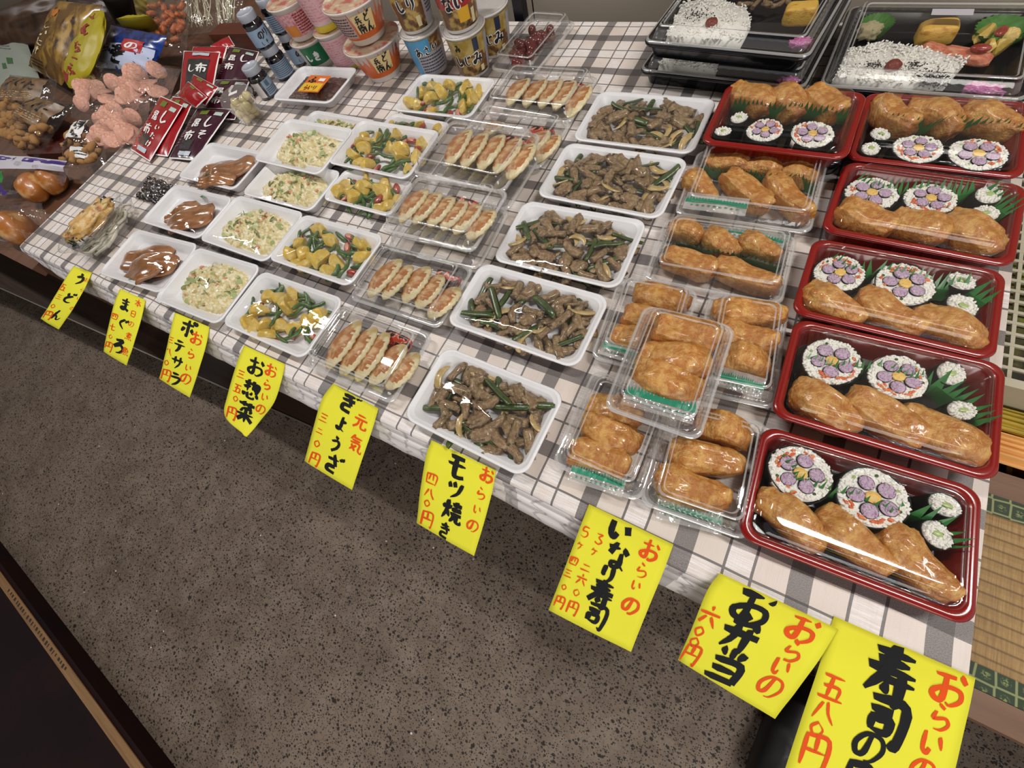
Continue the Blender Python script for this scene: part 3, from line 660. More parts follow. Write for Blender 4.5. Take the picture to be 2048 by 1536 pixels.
# potato salad
PSAL = pm('potato_salad', '#DCCB94', .42, .4, bump=(260, .8), var=[('#F0E8C6', 110, .44, .58), ('#BFA868', 70, .56, .68)], sss=.12)
CSL = pm('cucumber_pale', '#A9B67C', .35); HAM = pm('ham_pink', '#D98C72', .4, .4)
def potato_salad(M, w, d, seed, label, ox=0, oy=0, fw=.66, fd=.66, H=.017):
    rnd = random.Random(seed); n, m_ = 84, 58; V = []; F = []
    def hgt(x, y):
        a = math.atan2(y, x); rho = sqrt(x*x+y*y)/(1+.16*noise.noise(Vector((cos(a)*1.5, sin(a)*1.5, seed)))); e = 1-min(1.25, rho)**3.2
        if e < -.2: return -.002
        return max(-.002, .002+H*(max(0, e)**.55)*(.72+.28*noise.noise(Vector((x*2.2, y*1.6, seed))))+.0062*fb((x*w*62, y*d*62, seed*3.0), 1, 3)*min(1, max(0, e+.3)*2))
    for j in range(m_+1):
        for i in range(n+1):
            x = -1.15+2.3*i/n; y = -1.15+2.3*j/m_; z = hgt(x, y)
            V.append((ox+x*w*.5*fw+.0012*noise.noise(Vector((i*.9, j*.9, 1))), oy+y*d*.5*fd+.0012*noise.noise(Vector((i*.9, j*.9, 5))), z))
    for j in range(m_):
        for i in range(n):
            a = j*(n+1)+i
            q = (a, a+1, a+n+2, a+n+1)
            if max(V[t][2] for t in q) > -.001: F.append(q)
    e = empty('potato_salad', M @ T(0, 0, .003), label, 'potato salad')
    inst('salad_heap', mesh('salad_heap', V, F, PSAL), None, e, kind='stuff')
    def cslice():
        b = MB(); n = 14; V, F = lathe([(.9, 0), (1, .05), (1, .16), (.9, .18)], n)
        I = V; b.add(V, F[:n], 1); b.add(V, F[n:], 0)
        return b.mesh('cucumber_slice', [CSL, CUKD], True)
    for q in range(44):
        a = rnd.uniform(0, 6.28); r = sqrt(rnd.random())*.93; x = r*cos(a); y = r*sin(a); s = rnd.uniform(.0045, .0078)
        Ml = T(ox+x*w*.5*fw, oy+y*d*.5*fd, hgt(x, y)+.0006) @ RZ(rnd.uniform(0, 6)) @ RX(rnd.uniform(-1.5, 1.5)) @ SC(s, s*.8, s*.8)
        inst('cucumber_slice', cached('csl', cslice), Ml, e)
    def ham():
        V, F = lumpy(8, 6, 1, .6, .35, .7, .3, 2, 3); return mesh('ham_piece', V, F, HAM)
    for q in range(13):
        a = rnd.uniform(0, 6.28); r = sqrt(rnd.random())*.9; x = r*cos(a); y = r*sin(a); s = rnd.uniform(.0028, .0055)
        inst('ham_piece', cached('ham', ham), T(ox+x*w*.5*fw, oy+y*d*.5*fd, hgt(x, y)+.0008) @ Euler((rnd.uniform(-.6, .6), rnd.uniform(-.6, .6), rnd.uniform(0, 6))).to_matrix().to_4x4() @ SC(s), e)
# simmered tuna
TUNA = pm('glazed_tuna', '#8A5A34', .2, .6, bump=(9, .3), var=[('#B07C52', 3.5, .42, .66), ('#6A3A1E', 2.5, .56, .74)], coat=.7)
def tuna_mesh(k):
    n, m_ = 26, 16; V, F = lumpy(28, 16, .5, .32, .09, .7, .10, 1.6, k+20, 0, .03, 4)
    for v in V:
        v.z += .22*(.25-v.x*v.x)+.05*sin(v.x*9+k)+.03*sin(v.y*16+v.x*5); v.y *= 1+.35*v.x*(1 if k % 2 else -1)
    return mesh('tuna_slice', V, F, TUNA)
SAUCE = pm('brown_sauce', '#6E3D1C', .12, .6, coat=.6)
ORD = ['nearest the front edge', 'second from the front edge', 'third from the front edge', 'fourth from the front edge', 'fifth from the front edge', 'sixth from the front edge']
# ---- offal trays
MOT = [((895,690),(1132,790),(1050,955),(798,835)), ((956,524),(1218,590),(1158,745),(898,645)), ((1045,400),(1297,440),(1237,582),(988,520)), ((1130,283),(1380,318),(1320,440),(1075,392)), ((1195,180),(1432,198),(1390,310),(1148,280))]
for i, c in enumerate(MOT):
    M, w, d = white_tray(c, 0, 'large white foam tray of grilled offal, %s in its column' % ORD[i], 10+i, .012)
    g = ['front', 'second', 'middle', 'fourth', 'rearmost'][i]+' offal tray'
    L = lambda t: ('%s in the %s' % (t, g.replace('offal tray', 'tray of grilled offal')), '%s of the %s' % (t.split()[-1], g))
    scatter(M, w, d, [(44, 'offal_piece', 'meat', meat_mesh, 9, (.032, .047), .95, .8, L('brown grilled offal pieces'), 'meat'),
        (12, 'pepper_strip', 'pep', lambda k: strip_mesh(k, PEPR, .12, .5+.25*(k % 3)), 6, (.034, .054), 1.0, .5, L('dark green pepper strips'), 'pepper'),
        (8, 'onion_slice', 'onio', onion_mesh, 1, (.036, .050), .8, .55, L('pale yellow onion slices'), 'onion')], 20+i, ox=.004, oy=-.001, zb=.009, zt=.028, fw=.86, fd=.80)
# ---- mixed vegetable trays
OSO = [(((515,538),(692,598),(605,720),(450,650)), 0), (((600,428),(775,470),(695,577),(540,517)), 0), (((690,340),(838,360),(775,440),(645,392)), 0), (((718,240),(886,262),(812,360),(656,322)), .014), (((785,226),(908,245),(860,300),(745,270)), 0), (((830,148),(995,155),(940,240),(795,220)), 0)]
for i, (c, z) in enumerate(OSO):
    nm = ['nearest the front edge', 'second from the front edge', 'half covered by the one above it', 'raised on top of two others', 'mostly hidden behind the raised one', 'standing alone before the miso cups'][i]
    M, w, d = white_tray(c, z, 'white foam tray of potato and green beans, '+nm, 30+i, .012, tilt=RX(.03) if z else None)
    g = ['front', 'second', 'half-covered', 'raised', 'hidden', 'rearmost'][i]
    L = lambda t: ('%s in the %s tray of potato and beans' % (t, g), '%s of the %s mixed vegetable tray' % (t.split()[-1], g))
    f = .5 if i == 4 else 1
    scatter(M, w, d, [(int(14*f), 'potato_chunk', 'pota', potato_mesh, 8, (.0175, .0235), .85, .8, L('yellow boiled potato chunks'), 'potato'),
        (int(24*f), 'green_bean', 'bean', bean_mesh, 7, (.036, .052), 1.0, 1.0, L('dark green cut beans'), 'bean'),
        (int(6*f), 'sausage_piece', 'saus', saus_mesh, 4, (.011, .015), 1, .9, L('glossy red sausage pieces'), 'sausage')], 40+i*3, zb=.009, zt=.024, fw=.84, fd=.76)
# ---- potato salad trays
PST = [(((385,490),(524,533),(436,650),(314,603)), 0, 'nearest the front edge'), (((468,388),(608,424),(534,528),(402,480)), 0, 'second from the front edge'), (((545,318),(700,342),(605,425),(482,383)), 0, 'half covered by the raised tray'), (((578,238),(712,258),(636,350),(502,316)), .014, 'raised on top of two others'), (((625,220),(757,240),(715,290),(590,262)), 0, 'peeking out behind the raised tray')]
for i, (c, z, nm) in enumerate(PST):
    M, w, d = white_tray(c, z, 'white foam tray of potato salad, '+nm, 50+i, .010, tilt=RX(.03) if z else None)
    potato_salad(M, w, d, 60+i, 'chunky potato salad with cucumber in the tray '+nm, fw=.84, fd=.80)
# ---- simmered tuna trays
GT = [((265,455),(388,487),(331,590),(202,550)), ((345,368),(464,393),(400,483),(284,442)), ((415,286),(532,300),(470,386),(357,350))]
SL = [[((255,525),(335,505),.5), ((265,545),(350,530),.55), ((290,570),(330,545),.3)], [((335,440),(390,410),.5), ((345,455),(425,430),.55)], [((400,350),(450,335),.55), ((430,360),(505,330),.55), ((410,375),(470,365),.4)]]
for i, c in enumerate(GT):
    M, w, d = white_tray(c, 0, 'white foam tray of simmered tuna, '+ORD[i], 70+i, .010)
    for j, (p1, p2, yy) in enumerate(SL[i]):
        A = ray(*p1, .010); B = ray(*p2, .010); dd = B-A; L_ = max(dd.length*1.25, .07)
        Mt = T((A.x+B.x)/2, (A.y+B.y)/2, TZ+.009+.006*j) @ RZ(math.atan2(dd.y, dd.x)) @ RX(.12) @ SC(L_, L_*yy*1.3, .058)
        inst('tuna_slice', cached(('tuna', (i+j*2) % 5), lambda: tuna_mesh((i+j*2) % 5)), Mt, None, '%s slice of glazed brown tuna in the %s tuna tray' % (['lowest', 'upper', 'foremost'][j], ['front', 'middle', 'rear'][i]), 'fish', 'simmered tuna slices')
    V, F = blob(24, 8); V = [Vector((v.x*w*.31*(1+.15*noise.noise(v*2+Vector((i, 0, 0)))), v.y*d*.29*(1+.15*noise.noise(v*2)), v.z*.0022)) for v in V]
    inst('sauce_pool', mesh('sauce_pool', V, F, SAUCE), M @ T(.004, -.002, .0055), None, 'thin pool of dark sauce under the tuna in the %s tray' % ['front', 'middle', 'rear'][i], 'sauce', kind='stuff')
    q = [(265, 560), (405, 396), (415, 352)][i]
    baran([q, (q[0]+8, q[1]-4), (q[0]+14, q[1]+1)], .012, .012, 'small green leaf garnish in the %s tuna tray' % ['front', 'middle', 'rear'][i], None, .9, i)
# ---- dark seasoned kelp tray
M, w, d = white_tray(((600,132),(715,135),(662,208),(543,198)), 0, 'white foam tray of dark shredded kelp with an orange sticker', 80, .009)
V = []; F = []; n, m_ = 50, 34
for j in range(m_+1):
    for i in range(n+1):
        x = -1+2*i/n; y = -1+2*j/m_; e_ = max(0, 1-max(abs(x), abs(y))**6)
        V.append((x*w*.36, y*d*.34, .003+.013*e_**.5+.0035*fb((x*9, y*7, 3))*e_))
F = [(j*(n+1)+i, j*(n+1)+i+1, (j+1)*(n+1)+i+1, (j+1)*(n+1)+i) for j in range(m_) for i in range(n)]
inst('shredded_kelp', mesh('shredded_kelp', V, F, pm('dark_kelp', '#3A221C', .35, .5, bump=(260, 1), var=('#6A4238', 150, .42, .66), coat=.3)), M, None, 'dark brown shredded seasoned kelp heaped in the foam tray', 'kelp', kind='stuff')
# ================================================================ gyoza boxes
SACHR = pm('red_orange_sachet', '#A8341E', .3, .5, var=[('#D9907A', 5, .5, .56), ('#2A100E', 4, .52, .56)])
GY = [
 (((692,608),(866,672),(786,808),(612,733)), 0, 'nearest the front edge', [((664,724),(712,655)),((692,738),(742,668)),((722,748),(767,677)),((750,757),(802,700)),((782,768),(828,716))], ((760,662),(820,690))),
 (((768,490),(948,535),(880,660),(702,598)), 0, 'second from the front edge', [((746,584),(793,529)),((774,589),(815,540)),((815,595),(850,543)),((842,608),(877,559)),((866,628),(910,584))], ((865,538),(918,562))),
 (((840,392),(1018,422),(960,540),(772,500)), 0, 'under the third pack from the front', [], None),
 (((835,352),(1014,385),(952,505),(762,462)), .034, 'on top of the middle stack', [((808,436),(846,388)),((835,440),(872,394)),((865,446),(897,402)),((891,453),(922,410)),((916,460),(950,417)),((944,472),(978,428))], ((890,392),(955,410))),
 (((905,285),(1080,310),(1020,425),(850,385)), 0, 'under the top pack of the rear stack', [], None),
 (((895,243),(1078,268),(1012,392),(832,345)), .034, 'on top of the rear stack', [((902,323),(930,270)),((932,328),(962,276)),((966,332),(995,280)),((998,338),(1028,287)),((1024,350),(1055,297))], ((1000,270),(1062,285))),
 (((965,222),(1135,242),(1088,345),(915,300)), 0, 'half hidden behind the rear stack', [((975,270),(1000,250)), ((1060,305),(1085,270)), ((1080,318),(1105,278))], ((1055,250),(1110,262))),
 (((1018,142),(1197,154),(1142,248),(972,226)), 0, 'below the grape box', [((1022,204),(1046,166)),((1055,206),(1080,168)),((1086,208),(1108,168)),((1114,212),(1136,172)),((1142,227),(1166,180))], ((1120,158),(1170,168))),
]
for i, (c, z, nm, gs, sa) in enumerate(GY):
    M, w, d = clam(c, z, 'clear clamshell box of fried gyoza, '+nm, H=.040)
    lab = 'browned gyoza dumpling in the box '+nm
    if not gs:
        for q in range(5):
            inst('gyoza_dumpling', cached(('gy', q % 4), lambda: gyoza_mesh(q % 4)), M @ T(-w*.3+w*.15*q, 0, .018) @ RZ(1.15) @ RX(.7) @ SC(.066, .062, .058), None, lab, 'dumpling', 'gyoza in the box '+nm)
    for q, (p1, p2) in enumerate(gs):
        gyoza(p1, p2, z+.017, q+i, '%s browned gyoza dumpling in the box %s' % (['leftmost', 'second', 'third', 'fourth', 'fifth', 'sixth'][q] if q < len(gs)-1 else 'rightmost', nm), 'gyoza in the box '+nm)
    if sa:
        A = ray(*sa[0], z+.026); B = ray(*sa[1], z+.026); dd = B-A
        b = MB(); V, F = lumpy(14, 8, .5, .26, .05, .5, .1, 3, i); b.add(V, F)
        inst('sauce_sachet', b.mesh('sauce_sachet', SACHR), T((A.x+B.x)/2, (A.y+B.y)/2, TZ+z+.016) @ RZ(math.atan2(dd.y, dd.x)) @ RX(.3) @ SC(dd.length*.9, dd.length*.7, .05), None, 'red and orange dipping sauce sachet in the gyoza box '+nm, 'sachet')
# ================================================================ inari packs
SACG = pm('green_print', '#1E8A6A', .35, .5); SACW = clear('sachet_film', tint=(.93, .95, .9), lo=.22, hi=.8, rough=.12, haze=.28, bump=(90, 1))
def ginger_sachet(p1, p2, z, label, dep=.026, flip=False):
    A = ray(*p1, z); B = ray(*p2, z); dd = B-A; L = dd.length; rnd = random.Random(int(p1[0]))
    M = T((A.x+B.x)/2, (A.y+B.y)/2, TZ+z) @ RZ(math.atan2(dd.y, dd.x))
    e = empty('ginger_sachet', M, label, 'sachet'); n = 24; V = []; F = []
    hz = lambda x, y: .0022*sin(pi*(x/L+.5))*sin(pi*(y/dep+.5)) + .0012*noise.noise(Vector((x*120, y*120, p1[1])))
    for j in range(9):
        for i in range(n+1):
            x = -L/2+L*i/n; y = -dep/2+dep*j/8; V.append((x, y, hz(x, y)))
    F = [(j*(n+1)+i, j*(n+1)+i+1, (j+1)*(n+1)+i+1, (j+1)*(n+1)+i) for j in range(8) for i in range(n)]
    inst('pouch', mesh('pouch', V, F, SACW), None, e); V = []; F = []; n = 40
    for i in range(n+1):
        x = -L*.49+L*.98*i/n; t = dep*(.22+.12*rnd.random()) if i % 2 else dep*(.03+.06*rnd.random())
        for y in (-dep*.10, dep*.06, t): V.append((x, y, hz(x, y)+.0006))
    for i in range(n): a = i*3; F += [(a, a+3, a+4, a+1), (a+1, a+4, a+5, a+2)]
    inst('green_print', mesh('green_print', V, F, SACG, False), None, e)
    b = MB()
    for q in range(9):
        x = -L*.40+L*.09*q+.001; y = -dep*.24
        b.box(x, x+L*.055, y, y+.0006, hz(x, y)+.0006, hz(x, y)+.0008); b.box(x+L*.02, x+L*.026, y-.0016, y+.002, hz(x, y)+.0006, hz(x, y)+.0008); b.box(x, x+L*.05, y-.0018, y-.0013, hz(x, y)+.0006, hz(x, y)+.0008)
    inst('small_print', b.mesh('small_print', SACG, False), None, e)
IP = [('front left', ((1196,738),(1352,800),(1283,1003),(1094,930)), 0, [((1182,807),(1277,839)),((1166,851),(1273,887)),((1143,901),(1254,934))], ((1142,938),(1250,972))),
 ('front right', ((1350,800),(1545,850),(1487,1082),(1262,1000)), 0, [((1393,846),(1498,878)),((1342,901),(1477,936)),((1319,960),(1453,998))], ((1315,1012),(1445,1045))),
 ('rear left', ((1248,558),(1404,582),(1340,760),(1172,712)), 0, [((1270,591),(1372,610)),((1249,632),(1345,660)),((1230,668),(1320,695))], ((1205,690),(1275,712))),
 ('rear right', ((1425,590),(1582,610),(1545,822),(1370,780)), 0, [((1428,624),(1562,638)),((1435,668),(1548,690)),((1432,712),(1534,736))], ((1440,752),(1528,778))),
 ('raised middle', ((1296,612),(1470,655),(1400,885),(1200,815)), .036, [((1309,658),(1432,684)),((1287,707),(1411,740)),((1270,747),(1396,782))], ((1250,782),(1392,822)))]
for i, (nm, c, z, ins, sa) in enumerate(IP):
    clam(c, z, 'clear clamshell of three inari sushi, the %s of five small packs' % nm, H=.040, rib=.0012)
    for j, (p1, p2) in enumerate(ins):
        inari(p1, p2, z+.018, i+j*2, '%s inari sushi in the %s clear pack' % (['rear', 'middle', 'front'][j], nm), 'inari sushi in clear packs', .042 if i in (0, 2) else .046)
    ginger_sachet(sa[0], sa[1], z+(.026 if i != 1 else .012), 'ginger sachet printed with green grass, in the %s inari pack' % nm, .034 if i == 4 else .028)
BX = [('farther', ((1400,303),(1652,325),(1624,470),(1345,428)), [((1418,323),(1490,334)),((1490,334),(1560,344)),((1562,345),(1630,354))], [((1383,352),(1420,405)),((1455,356),(1530,415)),((1541,362),(1612,432))], ((1370,400),(1495,415)), [(1398,345),(1440,362),(1480,360),(1530,372),(1585,370),(1625,392)]),
 ('nearer', ((1335,438),(1597,475),(1560,612),(1283,560)), [((1343,455),(1402,474)),((1412,470),(1468,506)),((1487,478),(1549,515))], [((1332,515),(1425,543)),((1440,536),(1548,574))], ((1455,462),(1570,486)), [(1318,510),(1350,495),(1400,510),(1450,520),(1500,530),(1555,548)])]
for i, (nm, c, back, front, sa, bp) in enumerate(BX):
    clam(c, 0, 'wide clear clamshell of mixed inari sushi, the %s of the two from the front edge' % nm, H=.042, rib=.0012)
    for j, (p1, p2) in enumerate(back): inari(p1, p2, .018, j+i, 'back row inari sushi, %s, in the %s wide clear box' % (['left', 'middle', 'right'][j], nm), 'inari sushi in wide boxes', .034, 1.2)
    for j, (p1, p2) in enumerate(front): inari(p1, p2, .018, j+i+3, 'front row inari sushi, %s, in the %s wide clear box' % (['left', 'right' if len(front) == 2 else 'middle', 'right'][j], nm), 'inari sushi in wide boxes', .038, 1.2)
    ginger_sachet(sa[0], sa[1], .033 if i == 0 else .014, 'ginger sachet printed with green grass, in the %s wide inari box' % nm, .034 if i == 0 else .02)
    baran(bp, .006, .034, 'green plastic grass divider in the %s wide inari box' % nm, None, .35, i)
# ================================================================ red sushi boxes
INNR = pm('dark_red_inner', '#6E1512', .18, .6, coat=.4)
def red_box(c, z0, label, h=.030, H=.046):
    ctr, a, w, d = fitrect(c, z0+h); M = T(ctr.x, ctr.y, TZ+z0+.0004) @ RZ(a); e = empty('red_sushi_box', M, label, 'food box')
    pr = [(.016, .0005), (.012, .002), (.006, h-.008), (.0025, h-.006), (.0003, h-.004), (0, h-.0015), (.0015, h), (.005, h+.0007), (.0085, h-.0004), (.0095, h-.003)]
    V, F = loft([rr(w-2*q, d-2*q, .017-q*.3, z, 8) for q, z in pr], True, False); inst('box_rim', mesh('box_rim', V, F, REDP), None, e)
    pr = [(.0095, h-.003), (.011, h-.004), (.016, .006), (.018, .0035)]
    V, F = loft([rr(w-2*q, d-2*q, .015-q*.3, z, 8) for q, z in pr], False, True)
    b = MB(); b.add(V, F[:-1], 0); b.add([V[t] for t in F[-1]], [tuple(range(len(F[-1])))], 1)
    inst('inner_liner', b.mesh('inner_liner', [INNR, BLKP]), None, e)
    pr = [(.0085, h+.0009), (.0095, h+.0018), (.012, h+.0012), (.0135, h+.001), (.0185, H-.003), (.0195, H-.0008), (.021, H), (.023, H), (.0242, H-.0014), (.026, H-.0014)]
    V, F = loft([rr(w-2*q, d-2*q, .015-q*.2, z, 6) for q, z in pr], False, True); ld = inst('clear_lid', mesh('clear_lid', V, F, CLEAR), None, e)
    b = MB(); V, F = tube([(-.009, 0, 0), (-.004, -.001, 0), (-.003, -.004, 0), (.003, -.004, 0), (.004, -.001, 0), (.009, 0, 0)], .0004, 5); b.add(V, F, 0, T(-w*.02, -d/2+.0135, h+.0016)); inst('lid_tab', b.mesh('lid_tab', CLEAR), None, ld)
RB = [('front', ((1530,848),(1978,985),(1938,1252),(1470,1075)), 0, [((1601,946),72),((1746,995),80)], [((1892,1010),35),((1876,1069),36)], [((1522,988),(1640,1095)),((1640,1022),(1765,1142)),((1765,1066),(1893,1192))], [(1524,935),(1560,990),(1626,1012),(1700,1035),(1755,1066),(1800,1050),(1840,1070),(1885,1118)]),
 ('second', ((1592,636),(2024,730),(1986,967),(1540,828)), 0, [((1664,722),68),((1797,753),68)], [((1904,746),36),((1925,820),32)], [((1585,778),(1712,852)),((1690,792),(1842,882)),((1800,822),(1948,920))], [(1588,760),(1640,775),(1700,778),(1735,775),(1790,800),(1850,800),(1900,840),(1945,880)]),
 ('third', ((1632,474),(2017,545),(1990,722),(1578,625)), 0, [((1680,545),58),((1810,567),70)], [((1924,561),33),((1926,610),38)], [((1612,580),(1712,648)),((1718,596),(1836,668)),((1826,628),(1962,696))], [(1630,560),(1680,590),(1730,580),(1790,598),(1860,610),(1910,615),(1965,645)]),
 ('fourth', ((1692,317),(2052,375),(2036,532),(1640,465)), 0, [((1744,385),60),((1862,396),60)], [((1979,388),34),((1972,425),32)], [((1675,420),(1778,465)),((1785,434),(1880,480)),((1880,440),(1995,500))], [(1683,400),(1720,425),(1770,425),(1830,425),(1880,430),(1930,420),(2005,470)]),
 ('rear right', ((1737,183),(2064,205),(2050,357),(1690,318)), 0, [((1837,296),57),((1957,307),68)], [((1762,267),24),((1742,296),24)], [((1748,212),(1822,262)),((1822,214),(1915,262)),((1925,225),(2035,272))], [(1765,255),(1830,272),(1880,262),(1930,268),(1985,272),(2035,285)]),
 ('rear left', ((1452,166),(1730,185),(1702,320),(1405,285)), .022, [((1530,259),42),((1625,267),50)], [((1479,234),20),((1446,261),18)], [((1472,180),(1535,222)),((1545,188),(1605,226)),((1612,192),(1680,232))], [(1462,225),(1500,230),(1545,238),(1590,235),(1640,245),(1685,250)])]
for i, (nm, c, z, fu, ho, ina, bp) in enumerate(RB):
    red_box(c, z, 'red lidded sushi box, %s of the six red boxes' % nm)
    for j, (p, r) in enumerate(fu): futomaki(p, r*.93, z+.006, i*2+j, '%s thick flower-pattern sushi roll in the %s red box' % (['left', 'right'][j], nm), 'flower sushi rolls in red boxes', .027)
    for j, (p, r) in enumerate(ho): hosomaki(p, r*.93, z+.006, i*2+j, '%s thin cucumber roll in the %s red box' % (['rear', 'front'][j], nm), 'cucumber rolls in red boxes', .026)
    for j, (p1, p2) in enumerate(ina): inari(p1, p2, z+.020, i+j*2+1, '%s inari sushi in the %s red box' % (['left', 'middle', 'right'][j], nm), 'inari sushi in red boxes', .043, 1.10)
    baran([(u, v-(10 if i < 4 else 0)) for u, v in bp[:-1]]+[(bp[-1][0]-(22 if i < 4 else 0), bp[-1][1]-(18 if i < 4 else 0))], z+.010, .034, 'green plastic grass divider in the %s red box' % nm, None, -.5 if i < 4 else .3, 10+i)
def price_sign(label, Lp, Rp, zs, chars, seed):
    """paper slip taped to the table edge; Lp/Rp = left and right outline in the photo, zs = heights"""
    Ls = spline([Vector((u, v, z*1000)) for (u, v), z in zip(Lp, zs)], 6); Rs = spline([Vector((u, v, z*1000)) for (u, v), z in zip(Rp, zs)], 6)
    n = len(Ls); m = 12; V = []; F = []
    for i in range(n):
        A = ray(Ls[i].x, Ls[i].y, Ls[i].z/1000); B = ray(Rs[i].x, Rs[i].y, Rs[i].z/1000)
        for j in range(m+1):
            t = j/m; p = A.lerp(B, t); k = i/(n-1); p.z += (.0035*sin(t*pi)+.0015*noise.noise(Vector((t*3, k*4, seed))))*k; V.append(p)
    for i in range(n-1):
        for j in range(m): a = i*(m+1)+j; F.append((a, a+1, a+m+2, a+m+1))
    c0 = V[m//2].copy(); bv = BVHTree.FromPolygons(V, F)
    th = [v-Vector((0, 0, .0004)) for v in V]; N = len(V); VV = [v-c0 for v in V+th]; FF = F+[tuple(q+N for q in reversed(f)) for f in F]
    per = [j for j in range(m+1)]+[i*(m+1)+m for i in range(1, n)]+[(n-1)*(m+1)+j for j in range(m-1, -1, -1)]+[i*(m+1) for i in range(n-2, 0, -1)]
    for a, b_ in zip(per, per[1:]+per[:1]): FF.append((a, a+N, b_+N, b_))
    e = empty('price_sign', T(*c0), label, 'sign'); pp = inst('paper', mesh('paper', VV, FF, YPAP), None, e)
    ex = Vector((Rp[0][0]-Lp[0][0], Rp[0][1]-Lp[0][1], 0)).normalized(); ey = (Vector((Lp[-1][0]-Lp[0][0], Lp[-1][1]-Lp[0][1], 0))+Vector((Rp[-1][0]-Rp[0][0], Rp[-1][1]-Rp[0][1], 0))).normalized()
    for q, (ch, u, v, s, ink) in enumerate(chars):
        gv, gf = glyph(ch, .19 if ink == 0 else .13, seed+q); P = []
        for p in gv:
            px = Vector((u, v, 0))+ex*(p.x-.5)*s+ey*(p.y-.5)*s*1.02; d = ray(px.x, px.y, 0)-CP; d.normalize(); h = bv.ray_cast(CP, d)
            P.append((h[0]-d*.0007-c0) if h[0] else None)
        ff = [f for f in gf if all(P[t] is not None for t in f)]
        if ff:
            g_ = MB(); g_.add([p if p is not None else Vector() for p in P], ff); nm = ('black_character', 'red_character')[ink]; inst(nm, g_.mesh(nm, (INKB, INKR)[ink], False), None, pp)
def cc(s, ink): return [(a[0], *map(float, a[1:].split(',')), ink) for a in s.split()]
Z3 = (.0015, .002, -.018, -.045)
price_sign('leftmost yellow price slip, narrow, lettered in black and red, on the table edge', [(147,532),(131,556),(104,602),(81,637)], [(184,545),(166,583),(140,626),(117,659)], Z3,
  cc('う160,559,27 ど138,596,25 ん113,630,25', 0)+cc('五125,574,18 三118,594,14 〇106,612,12 円96,630,20 お173,560,10 ら164,580,10 い157,597,9 の144,617,10', 1), 1)
price_sign('second yellow price slip from the left, below the front tuna tray', [(240,577),(229,605),(214,665),(207,703)], [(291,600),(283,635),(267,690),(253,731)], Z3,
  cc('ま251,609,27 ぐ245,648,25 ろ237,692,32', 0)+cc('四229,633,16 七225,654,15 〇221,673,11 円217,693,21 本276,607,17 日266,628,15 の262,648,14 煮257,673,16 魚250,703,17', 1), 2)
price_sign('third yellow price slip from the left, below the front potato salad tray', [(350,624),(342,655),(330,710),(318,757)], [(419,654),(412,690),(396,745),(379,795)], Z3,
  cc('ポ376,657,36 テ359,693,29 サ354,725,29 ラ350,758,30', 0)+cc('お393,677,29 ら382,708,21 い376,736,17 の371,757,27 三341,680,17 八337,703,19 〇333,725,14 円332,750,25', 1), 3)
price_sign('fourth yellow price slip from the left with a pointed lower tip', [(488,690),(474,725),(455,790),(450,833),(490,871)], [(570,728),(563,760),(548,805),(520,842),(493,874)], (.0015,.002,-.018,-.040,-.045),
  cc('お512,734,40 惣503,780,38 菜491,825,42', 0)+cc('お542,741,29 ら534,770,22 い529,795,19 の521,818,24 三482,749,21 五475,777,21 〇471,797,15 円463,826,27', 1), 4)
price_sign('fifth yellow price slip from the left, below the front gyoza box', [(666,767),(643,800),(625,862),(609,922)], [(757,817),(744,860),(722,925),(704,980)], Z3,
  cc('ぎ698,806,46 ょ682,845,38 う671,889,34 ざ666,929,40', 0)+cc('元721,844,34 気711,888,36 三647,836,23 二639,862,19 〇634,887,18 円629,918,28', 1), 5)
price_sign('sixth yellow price slip from the left, tucked under the front offal tray', [(863,880),(852,912),(840,985),(833,1046)], [(992,941),(984,985),(966,1052),(948,1112)], Z3,
  cc('モ914,933,50 ツ910,980,42 焼904,1024,46 き890,1062,34', 0)+cc('お974,950,34 ら962,988,27 い954,1020,22 の945,1051,30 四863,958,30 八859,986,26 〇854,1006,18 円854,1038,34', 1), 6)
price_sign('large yellow price slip below the small inari packs', [(1178,1008),(1158,1060),(1128,1140),(1097,1220)], [(1347,1089),(1325,1148),(1292,1228),(1262,1304)], Z3,
  cc('い1240,1060,60 な1235,1112,58 り1215,1150,44 寿1203,1188,58 司1191,1232,54', 0)+cc('お1300,1101,46 ら1284,1142,34 い1272,1172,26 の1261,1211,42 31199,1078,26 ケ1188,1104,17 二1172,1136,26 六1163,1160,26 〇1153,1185,19 円1145,1216,30 51171,1064,26 ケ1160,1092,17 四1147,1122,22 三1136,1147,21 〇1128,1174,15 円1119,1204,27'.replace('31199', '31199'), 1), 7)
price_sign('large yellow price slip second from the right corner of the table', [(1440,1146),(1414,1182),(1384,1256),(1356,1320)], [(1676,1258),(1642,1314),(1596,1378),(1550,1438)], (.004,.004,-.015,-.04),
  cc('お1508,1212,92 弁1484,1268,88 当1455,1330,80', 0)+cc('お1607,1256,72 ら1586,1304,52 い1562,1336,50 の1541,1372,60 六1418,1234,50 〇1399,1262,28 〇1389,1284,28 円1382,1309,46', 1), 8)
price_sign('largest yellow price slip at the right end, overlapped by its neighbour', [(1668,1232),(1645,1310),(1612,1410),(1560,1570),(1548,1610)], [(1951,1356),(1938,1420),(1915,1520),(1872,1680),(1862,1720)], (.001,.001,-.015,-.045,-.05),
  cc('寿1784,1352,122 司1770,1442,104 の1738,1492,78 日1715,1562,86', 0)+cc('お1899,1374,86 ら1882,1437,60 い1864,1490,66 の1846,1540,62 五1666,1376,64 八1649,1422,58 〇1634,1458,42 円1630,1504,78', 1), 9)
